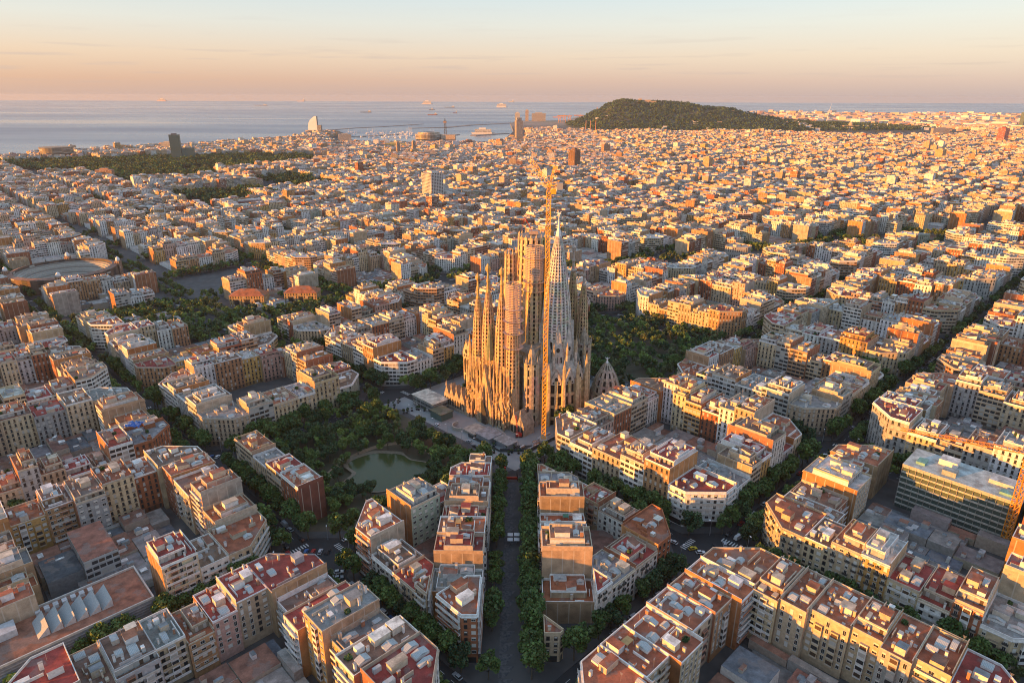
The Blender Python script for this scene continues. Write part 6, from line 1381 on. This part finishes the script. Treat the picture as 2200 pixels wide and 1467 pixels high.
me = bpy.data.meshes.new('hill'); me.from_pydata([(x, y, hill_z(x, y)) for x, y in hv], [], [(b_ * (nx_h + 1) + a, b_ * (nx_h + 1) + a + 1, (b_ + 1) * (nx_h + 1) + a + 1, (b_ + 1) * (nx_h + 1) + a) for b_ in range(ny_h) for a in range(nx_h)])
for p in me.polygons: p.use_smooth = True
me.materials.append(M['hill']); o = bpy.data.objects.new('hill', me); COL.objects.link(o); tag(o, kind='structure')
pts = []
while len(pts) < 7000:
    x, y = sr.uniform(150, 3300), sr.uniform(4200, 5500)
    if hill_z(x, y) > gz(x, y) + 3 or hill_z(x, y) > 0: pts.append((x, y, sr.uniform(1.0, 2.3)))
    elif sr.random() < .02: pts.append((x, y, 1.0))
stuff_trees('hill_trees', pts, 'dark wooded slopes of the hill above the harbour', 26, 6.5, 9, z_of=lambda x, y: hill_z(x, y) - 1, R_=6, Hc=8, kinds=('dark', 'dark', 'plane'))
g = Geo()
for k in range(420):
    x, y = (sr.uniform(450, 1700), sr.uniform(4250, 5000)) if k < 130 else (sr.uniform(1650, 3100), sr.uniform(4200, 5100)); z = hill_z(x, y)
    if z < gz(x, y) - 2 or (mn.noise(Vector((x / 300, y / 300, 3))) < .12): continue
    L_ = sr.uniform(10, 38); g.b((x, y), (1, 0), 0, L_, 0, sr.uniform(8, 16), z - 8, z + sr.uniform(10, 20), var(sr, sr.choice([WHITE, (.5, .38, .28)]), .1), (.4, .3, .25), mt='roof')
tag(g.obj('hill_houses'), 'pale houses and pavilions scattered on the wooded hill', 'houses', None, 'stuff')
x, y = 930, 5110; z = hill_z(x, y); r_ = empty('castle', (x, y, z), 'low stone castle with small keep on top of the wooded hill', 'castle'); g = Geo(); g.b((x, y), (1, 0), -70, 90, -40, 30, z - 14, z + 12, (.45, .33, .22), m='plain'); g.obj('rampart', r_, (x, y, z)); g = Geo(); g.b((x, y), (1, 0), -38, -16, -10, 10, z + 12.02, z + 28, (.5, .36, .24)); g.obj('keep', r_, (x, y, z)); g = Geo(); g.b((x, y), (1, 0), 10, 50, -14, 14, z + 12.02, z + 19, (.5, .36, .24)); g.obj('barracks', r_, (x, y, z))
x, y = 2480, 5400; z = 30; r_ = empty('telecom_mast', (x, y, z), 'white leaning telecommunications mast beyond the hill', 'mast'); g = Geo(); g.tube((x - 5, y, z - 40), (x + 2, y, z + 60), 4, 3, (1, 1, 1), 'white', 8); g.tube((x + 2, y, z + 55), (x + 16, y, z + 150 - 20), 1.6, .5, (1, 1, 1), 'white', 6); g.obj('stem', r_, (x, y, z)); g = Geo()
for k in range(16):
    a, b_ = k * math.tau / 16, (k + 1) * math.tau / 16; g.tube((x + 4 + 17 * math.cos(a), y, z + 62 + 9 * math.sin(a) * .5 - 3 * math.cos(a)), (x + 4 + 17 * math.cos(b_), y, z + 62 + 9 * math.sin(b_) * .5 - 3 * math.cos(b_)), 2, 2, (1, 1, 1), 'white', 5, False)
g.obj('ring', r_, (x, y, z))
x, y = 2350, 4700; z = hill_z(x, y); r_ = empty('palace', (x, y, z), 'golden domed palace on the wooded slope', 'palace'); g = Geo(); g.b((x, y), (1, 0), -55, 55, -20, 20, z - 12, z + 16, (.5, .38, .24), m='facade'); g.obj('wing', r_, (x, y, z)); g = Geo(); g.lathe((x, y), [(14, z + 16), (14, z + 26), (10, z + 34), (.2, z + 42)], (.5, .38, .26), 'plain', 12); g.obj('dome', r_, (x, y, z))

# ------------------------------------------------------------------ cars, lamps, street things
def make_car(name, cat, c, L_, W_, h, van):
    g = Geo(); r_ = bpy.data.objects.new(name, None); COL.objects.link(r_)
    hb = .85 if not van else 1.1
    prof = [(-L_ / 2, .35), (L_ / 2, .35), (L_ / 2, hb * .85), (L_ * .24, hb), (-L_ / 2, hb)]
    for sd in (-1, 1): pts = [(a, sd * W_ / 2, b_) for a, b_ in prof]; g.pol.append((pts[::-sd], c, g.mi('plain'), [(0, 0)] * 5))
    for k in range(5): a, b_ = prof[k], prof[(k + 1) % 5]; g.pol.append(([(a[0], W_ / 2, a[1]), (a[0], -W_ / 2, a[1]), (b_[0], -W_ / 2, b_[1]), (b_[0], W_ / 2, b_[1])][::-1], c, g.mi('plain'), [(0, 0)] * 4))
    body = g.obj('body', r_)
    g = Geo(); x0, x1 = (-L_ * .46, L_ * .18) if not van else (-L_ * .49, L_ * .36); t0, t1 = (x0 + .45, x1 - .6) if not van else (x0 + .05, x1 - .5); w2 = W_ / 2 - .12; w3 = w2 - .12
    B, T = [(x0, -w2, hb), (x1, -w2, hb), (x1, w2, hb), (x0, w2, hb)], [(t0, -w3, h), (t1, -w3, h), (t1, w3, h), (t0, w3, h)]
    for k in range(4): j = (k + 1) % 4; g.pol.append(([B[k], B[j], T[j], T[k]], c, g.mi('plain' if (van and k in (0, 2, 3)) else 'carglass'), [(0, 0)] * 4))
    g.pol.append((T, c, g.mi('plain'), [(0, 0)] * 4)); g.obj('cabin', r_)
    for sx in (-.32, .32):
        for sy in (-1, 1): g = Geo(); g.tube((sx * L_, sy * (W_ / 2 - .2), .32), (sx * L_, sy * (W_ / 2 + .02), .32), .32, .32, (.02, .02, .02), 'dark', 10); g.obj('wheel', r_)
    return r_
def dup(root):
    r = root.copy(); COL.objects.link(r)
    for ch in list(root.children):
        c = ch.copy(); COL.objects.link(c); c.parent = r
    return r
CARS = {}
for nm, c, van in (('white', (.7, .7, .7), 0), ('silver', (.4, .42, .45), 0), ('black', (.03, .03, .035), 0), ('red', (.35, .03, .025), 0), ('blue', (.05, .12, .3), 0), ('white van', (.68, .68, .68), 1), ('grey van', (.35, .38, .4), 1), ('yellow taxi', (.55, .4, .03), 0)):
    CARS[nm] = [make_car('parked_van' if van else 'parked_car', 'van' if van else 'car', c, 5.4 if van else 4.3, 2.0 if van else 1.8, 2.3 if van else 1.45, van), False]
CP = []
def corner_spots(i, j, q_): 
    bx_, by_ = uv2w(P_ * i, P_ * j); return [(bx_ + dx, by_ + dy, a, c) for dx, dy, a, c in q_]
CP += [(x, y, a, c, 'at the crossing below the pond park') for x, y, a, c in corner_spots(-1, 0, [(-6, 7, 1.57, 'blue'), (-2.5, 7, 1.57, 'red'), (1, 7, 1.57, 'silver'), (4.5, 7, 1.57, 'black'), (-14, 6, 2.3, 'red'), (14, -8, .2, 'white'), (15, -12, .3, 'silver')])]
CP += [(x, y, a, c, 'at the crossing right of the avenue') for x, y, a, c in corner_spots(0, -1, [(-6, 3, .1, 'white'), (2, 7, 1.57, 'black'), (7, 9, 1.4, 'silver'), (-9, 6, .3, 'yellow taxi'), (15, 14, .7, 'white van')])]
CP += [(x, y, a, c, 'at the crossing left of the lone park row') for x, y, a, c in corner_spots(-1, 1, [(-5, -2, 1.1, 'grey van'), (3, -1, 1.0, 'white van'), (-6, 8, 1.5, 'silver'), (-1, 9, 1.5, 'blue'), (3, 9, 1.5, 'white'), (0, -9, .4, 'white')])]
CP += [(x, y, a, c, 'at the crossing under big trees, right') for x, y, a, c in corner_spots(1, -1, [(-4, -1, .2, 'white'), (0, 1, .1, 'silver'), (5, 2, .3, 'white'), (9, 4, .4, 'silver')])]
CP += [(x, y, a, c, 'at the second crossing up the right street') for x, y, a, c in corner_spots(2, -1, [(-5, -1, .2, 'blue'), (1, 1, .1, 'silver'), (6, 2, .3, 'black')])]
CP += [(x, y, a, c, 'at the second crossing up the left street') for x, y, a, c in corner_spots(-1, 2, [(-5, 3, .2, 'white'), (1, -2, .1, 'black')])]
for i in range(-2, 4):
    for j in range(-3, 4):
        for ax in (0, 1):
            for sd in (-1, 1):
                for q_ in range(16):
                    if sr.random() < .45: continue
                    s_, of = 20 + q_ * 6.1, sd * 4.1; u, v = (P_ * i + s_, P_ * j + of) if ax == 0 else (P_ * i + of, P_ * j + s_)
                    if (ax == 1 and i == 0 and j == 0) or (ax == 0 and j == 0 and i == 0): continue
                    x, y = uv2w(u, v)
                    if in_frame(x, y, 0) and abs(x) > 16 and seen(x, y, gz(x, y) + .8, 3) and proj(x, y, 0)[2] < 640: CP.append((x, y, math.pi / 4 + ax * math.pi / 2, sr.choice(['white', 'silver', 'black', 'white', 'red', 'blue', 'grey van', 'silver', 'black']), 'parked along the tree-lined street %s of the avenue' % ('left' if x < 0 else 'right')))
CP += [(*uv2w(-3, 72), 2.35, 'white', 'on the road beside the pond park'), (*uv2w(-4, 38), 2.35, 'silver', 'on the road beside the pond'), (*uv2w(-6, 30), 2.35, 'black', 'on the road nearest the pond'), (*uv2w(-60, 200), .8, 'white', 'in the parking yard'), (*uv2w(130, 22), 2.3, 'blue', 'beside the sacristy'), (*uv2w(133, 34), 2.3, 'white', 'behind the sacristy')]
for ii in range(60):                                                  # moving and parked cars along the boulevard and streets
    i = sr.choice([-3, -2, -1, 0, 1, 2, 3]); s_ = sr.uniform(150, 700) ; l_ = sr.choice([-3.2, 3.2])
    u, v = (i * P_ + l_, s_); x, y = uv2w(u, v)
    if in_frame(x, y, 0) and seen(x, y, gz(x, y) + 1, 3): CP.append((x, y, 2.356, sr.choice(['white', 'silver', 'black', 'white', 'red']), 'in a street behind the park'))
seen_l = {}
for x, y, a, c, wh in CP:
    rt, used_ = CARS[c]; r_ = rt if not used_ else dup(rt); CARS[c][1] = True
    r_.location = (x, y, gz(x, y) + .02); r_.rotation_euler = (0, 0, a); cat = 'van' if 'van' in c else 'taxi' if 'taxi' in c else 'car'
    tag(r_, '%s%s %s' % (c, '' if ' ' in c else ' car', wh), cat, 'vehicles: %s %s' % (c, wh))
for nm, (rt, used_) in CARS.items():
    if not used_:
        for ch in list(rt.children): bpy.data.objects.remove(ch)
        bpy.data.objects.remove(rt)
# yellow tour bus
x, y = uv2w(-24, 128); z = gz(x, y); r_ = empty('bus', (x, y, z), 'yellow bus parked across the street beyond the plaza', 'bus'); g = Geo(); g.b((x, y), (1, 0.0), -6, 6, -1.25, 1.25, z + .5, z + 3.1, (.6, .42, .03), (.6, .42, .03), m='yellow'); g.obj('body', r_, (x, y, z)); g = Geo(); g.b((x, y), (1, 0), -5.7, 5.7, -1.3, -1.26, z + 1.5, z + 2.6, (.03, .03, .03), m='carglass'); g.obj('window', r_, (x, y, z))
for s_ in (-3.8, 3.8): g = Geo(); g.tube((x + s_, y - 1.3, z + .5), (x + s_, y - 1.0, z + .5), .5, .5, (.02, .02, .02), 'dark', 10); g.obj('wheel', r_, (x, y, z))
# street lamps
lamp0 = None
def lamp(x, y, lab, gr, h=9):
    global lamp0
    if lamp0 is None:
        lamp0 = bpy.data.objects.new('street_lamp', None); COL.objects.link(lamp0); g = Geo(); g.tube((0, 0, 0), (0, 0, 9), .12, .08, (1, 1, 1), 'grey', 6); g.obj('pole', lamp0); g = Geo(); g.tube((0, 0, 8.9), (1.3, 0, 9.2), .06, .05, (1, 1, 1), 'grey', 5); g.obj('arm', lamp0); g = Geo(); g.b((1.3, 0), (1, 0), -.5, .5, -.25, .25, 9.05, 9.3, (.8, .8, .8), m='white'); g.obj('lamp_head', lamp0); r_ = lamp0
    else: r_ = dup(lamp0)
    r_.location = (x, y, gz(x, y)); r_.rotation_euler = (0, 0, sr.uniform(0, 6)); tag(r_, lab, 'street lamp', gr)
for k in range(8): lamp(*uv2w(-8.5, 12 + k * 14), 'grey street lamp along the road between pond park and basilica', 'lamps along the plaza road')
for (i, j) in ((-1, 0), (0, -1), (1, -1), (-1, 1), (2, -1), (0, 0)):
    for dx, dy in ((-17, -3), (16, 4), (2, 17)): bx_, by_ = uv2w(P_ * i, P_ * j); lamp(bx_ + dx, by_ + dy, 'grey street lamp on the pavement at a street crossing', 'lamps at the crossings')
# planters, kiosk and red portal at the head of the avenue
pr = random.Random(12)
for k in range(34):
    x, y = (pr.uniform(-16, 22), pr.uniform(-16, 20)) if k < 18 else uv2w(pr.uniform(-8, 12), pr.uniform(95, 130)); z = gz(x, y); s_ = pr.uniform(.8, 1.5)
    r_ = empty('potted_tree', (x, y, z), 'small potted tree on the paved plaza below the basilica' if k < 18 else 'small potted tree on the far paved square', 'potted tree', 'potted trees on the near plaza' if k < 18 else 'potted trees on the far square')
    g = Geo(); g.lathe((x, y), [(.7, z), (.85, z + .8), (.6, z + .8)], (.1, .1, .1), 'dark', 8); g.obj('pot', r_, (x, y, z)); rs = np.random.default_rng(k); C, _ = crown_points(rs, 90, s_, s_ * 2, .8 + 0.4, 5); ob = bpy.data.objects.new('crown', leaf_mesh('crown', C, np.full(90, .5), np.array([.04, .08, .025])[None] * rs.uniform(.6, 1.4, (90, 1)), rs)); COL.objects.link(ob); ob.parent = r_
x, y = -5.5, -24; z = gz(x, y) + .2; r_ = empty('red_portal', (x, y, z), 'red angular steel sculpture at the head of the avenue', 'sculpture'); g = Geo(); g.b((x, y), (1, 0), -.5, .5, -.5, .5, z, z + 9, (.5, .1, .05), m='red'); g.obj('post', r_, (x, y, z)); g = Geo(); g.b((x, y), (1, 0), .51, 7, -.4, .4, z + 1.2, z + 2.6, (.5, .1, .05), m='red'); g.obj('beam', r_, (x, y, z)); g = Geo(); g.tube((x + 7.2, y, z), (x + 6.6, y, z + 6), .45, .2, (.1, .1, .1), 'iron', 6); g.obj('spike', r_, (x, y, z))
for k, y0 in enumerate((-78, -82)):
    for sx in (-1.6, 1.6):
        x, y = sx, y0; z = gz(x, y) + .2; r_ = empty('parasol', (x, y, z), 'square white parasol on the avenue promenade', 'parasol', 'white parasols on the promenade'); g = Geo(); g.tube((x, y, z), (x, y, z + 2.5), .05, .05, (1, 1, 1), 'grey', 5); g.obj('pole', r_, (x, y, z)); g = Geo(); g.lathe((x, y), [(1.9, z + 2.3), (.05, z + 2.9)], (1, 1, 1), 'white', 4, .785); g.obj('canopy', r_, (x, y, z))
# benches row along the promenade
for k in range(9):
    x, y = pr.choice([-3.6, 3.6, 3.4]), -60 - k * 9.4; z = gz(x, y) + .2; r_ = empty('bench', (x, y, z), 'dark bench at the edge of the avenue promenade', 'bench', 'benches on the promenade'); g = Geo(); g.b((x, y), (0, 1), -.9, .9, -.22, .22, z + .4, z + .48, (.1, .07, .05), m='bark'); g.obj('seat', r_, (x, y, z)); g = Geo()
    for s_ in (-.7, .7): g.b((x, y), (0, 1), s_ - .05, s_ + .05, -.2, .2, z, z + .39, (.1, .1, .1), m='iron')
    g.obj('leg', r_, (x, y, z))
# blue tarpaulin on a roof at the left
x, y, z = -231, -6, 22
rs = random.Random(3); g = Geo(); n = 9
hh = [[rs.uniform(0, 1.6) for _ in range(n + 1)] for _ in range(n + 1)]
for a in range(n):
    for b_ in range(n): g.pol.append(([(x + (a + p) * 1.0, y + (b_ + q) * .8, z + hh[a + p][b_ + q]) for p, q in ((0, 0), (1, 0), (1, 1), (0, 1))], (.03, .12, .45), g.mi('blue'), [(0, 0)] * 4))
tag(g.obj('tarpaulin'), 'crumpled blue tarpaulin over a roof terrace on the left', 'tarpaulin')

# ------------------------------------------------------------------ air
g = Geo(); x0, x1, y0, y1, z0, z1 = -12000, 14000, -700, 14000, -30, 214
g.pol = []
V_ = [(x0, y0, z0), (x1, y0, z0), (x1, y1, z0), (x0, y1, z0), (x0, y0, z1), (x1, y0, z1), (x1, y1, z1), (x0, y1, z1)]
me = bpy.data.meshes.new('haze'); me.from_pydata(V_, [], [(0, 3, 2, 1), (4, 5, 6, 7), (0, 1, 5, 4), (1, 2, 6, 5), (2, 3, 7, 6), (3, 0, 4, 7)])
hm = bpy.data.materials.new('haze'); hm.use_nodes = True; t = hm.node_tree; t.nodes.clear(); om = t.nodes.new('ShaderNodeOutputMaterial'); vo = t.nodes.new('ShaderNodeVolumePrincipled')
vo.inputs['Density'].default_value = 2.4e-5; vo.inputs['Color'].default_value = (.80, .86, .96, 1); vo.inputs['Anisotropy'].default_value = .2; t.links.new(vo.outputs[0], om.inputs['Volume']); me.materials.append(hm)
o = bpy.data.objects.new('haze', me); COL.objects.link(o); tag(o, 'thin morning haze over the city', 'haze', None, 'stuff')
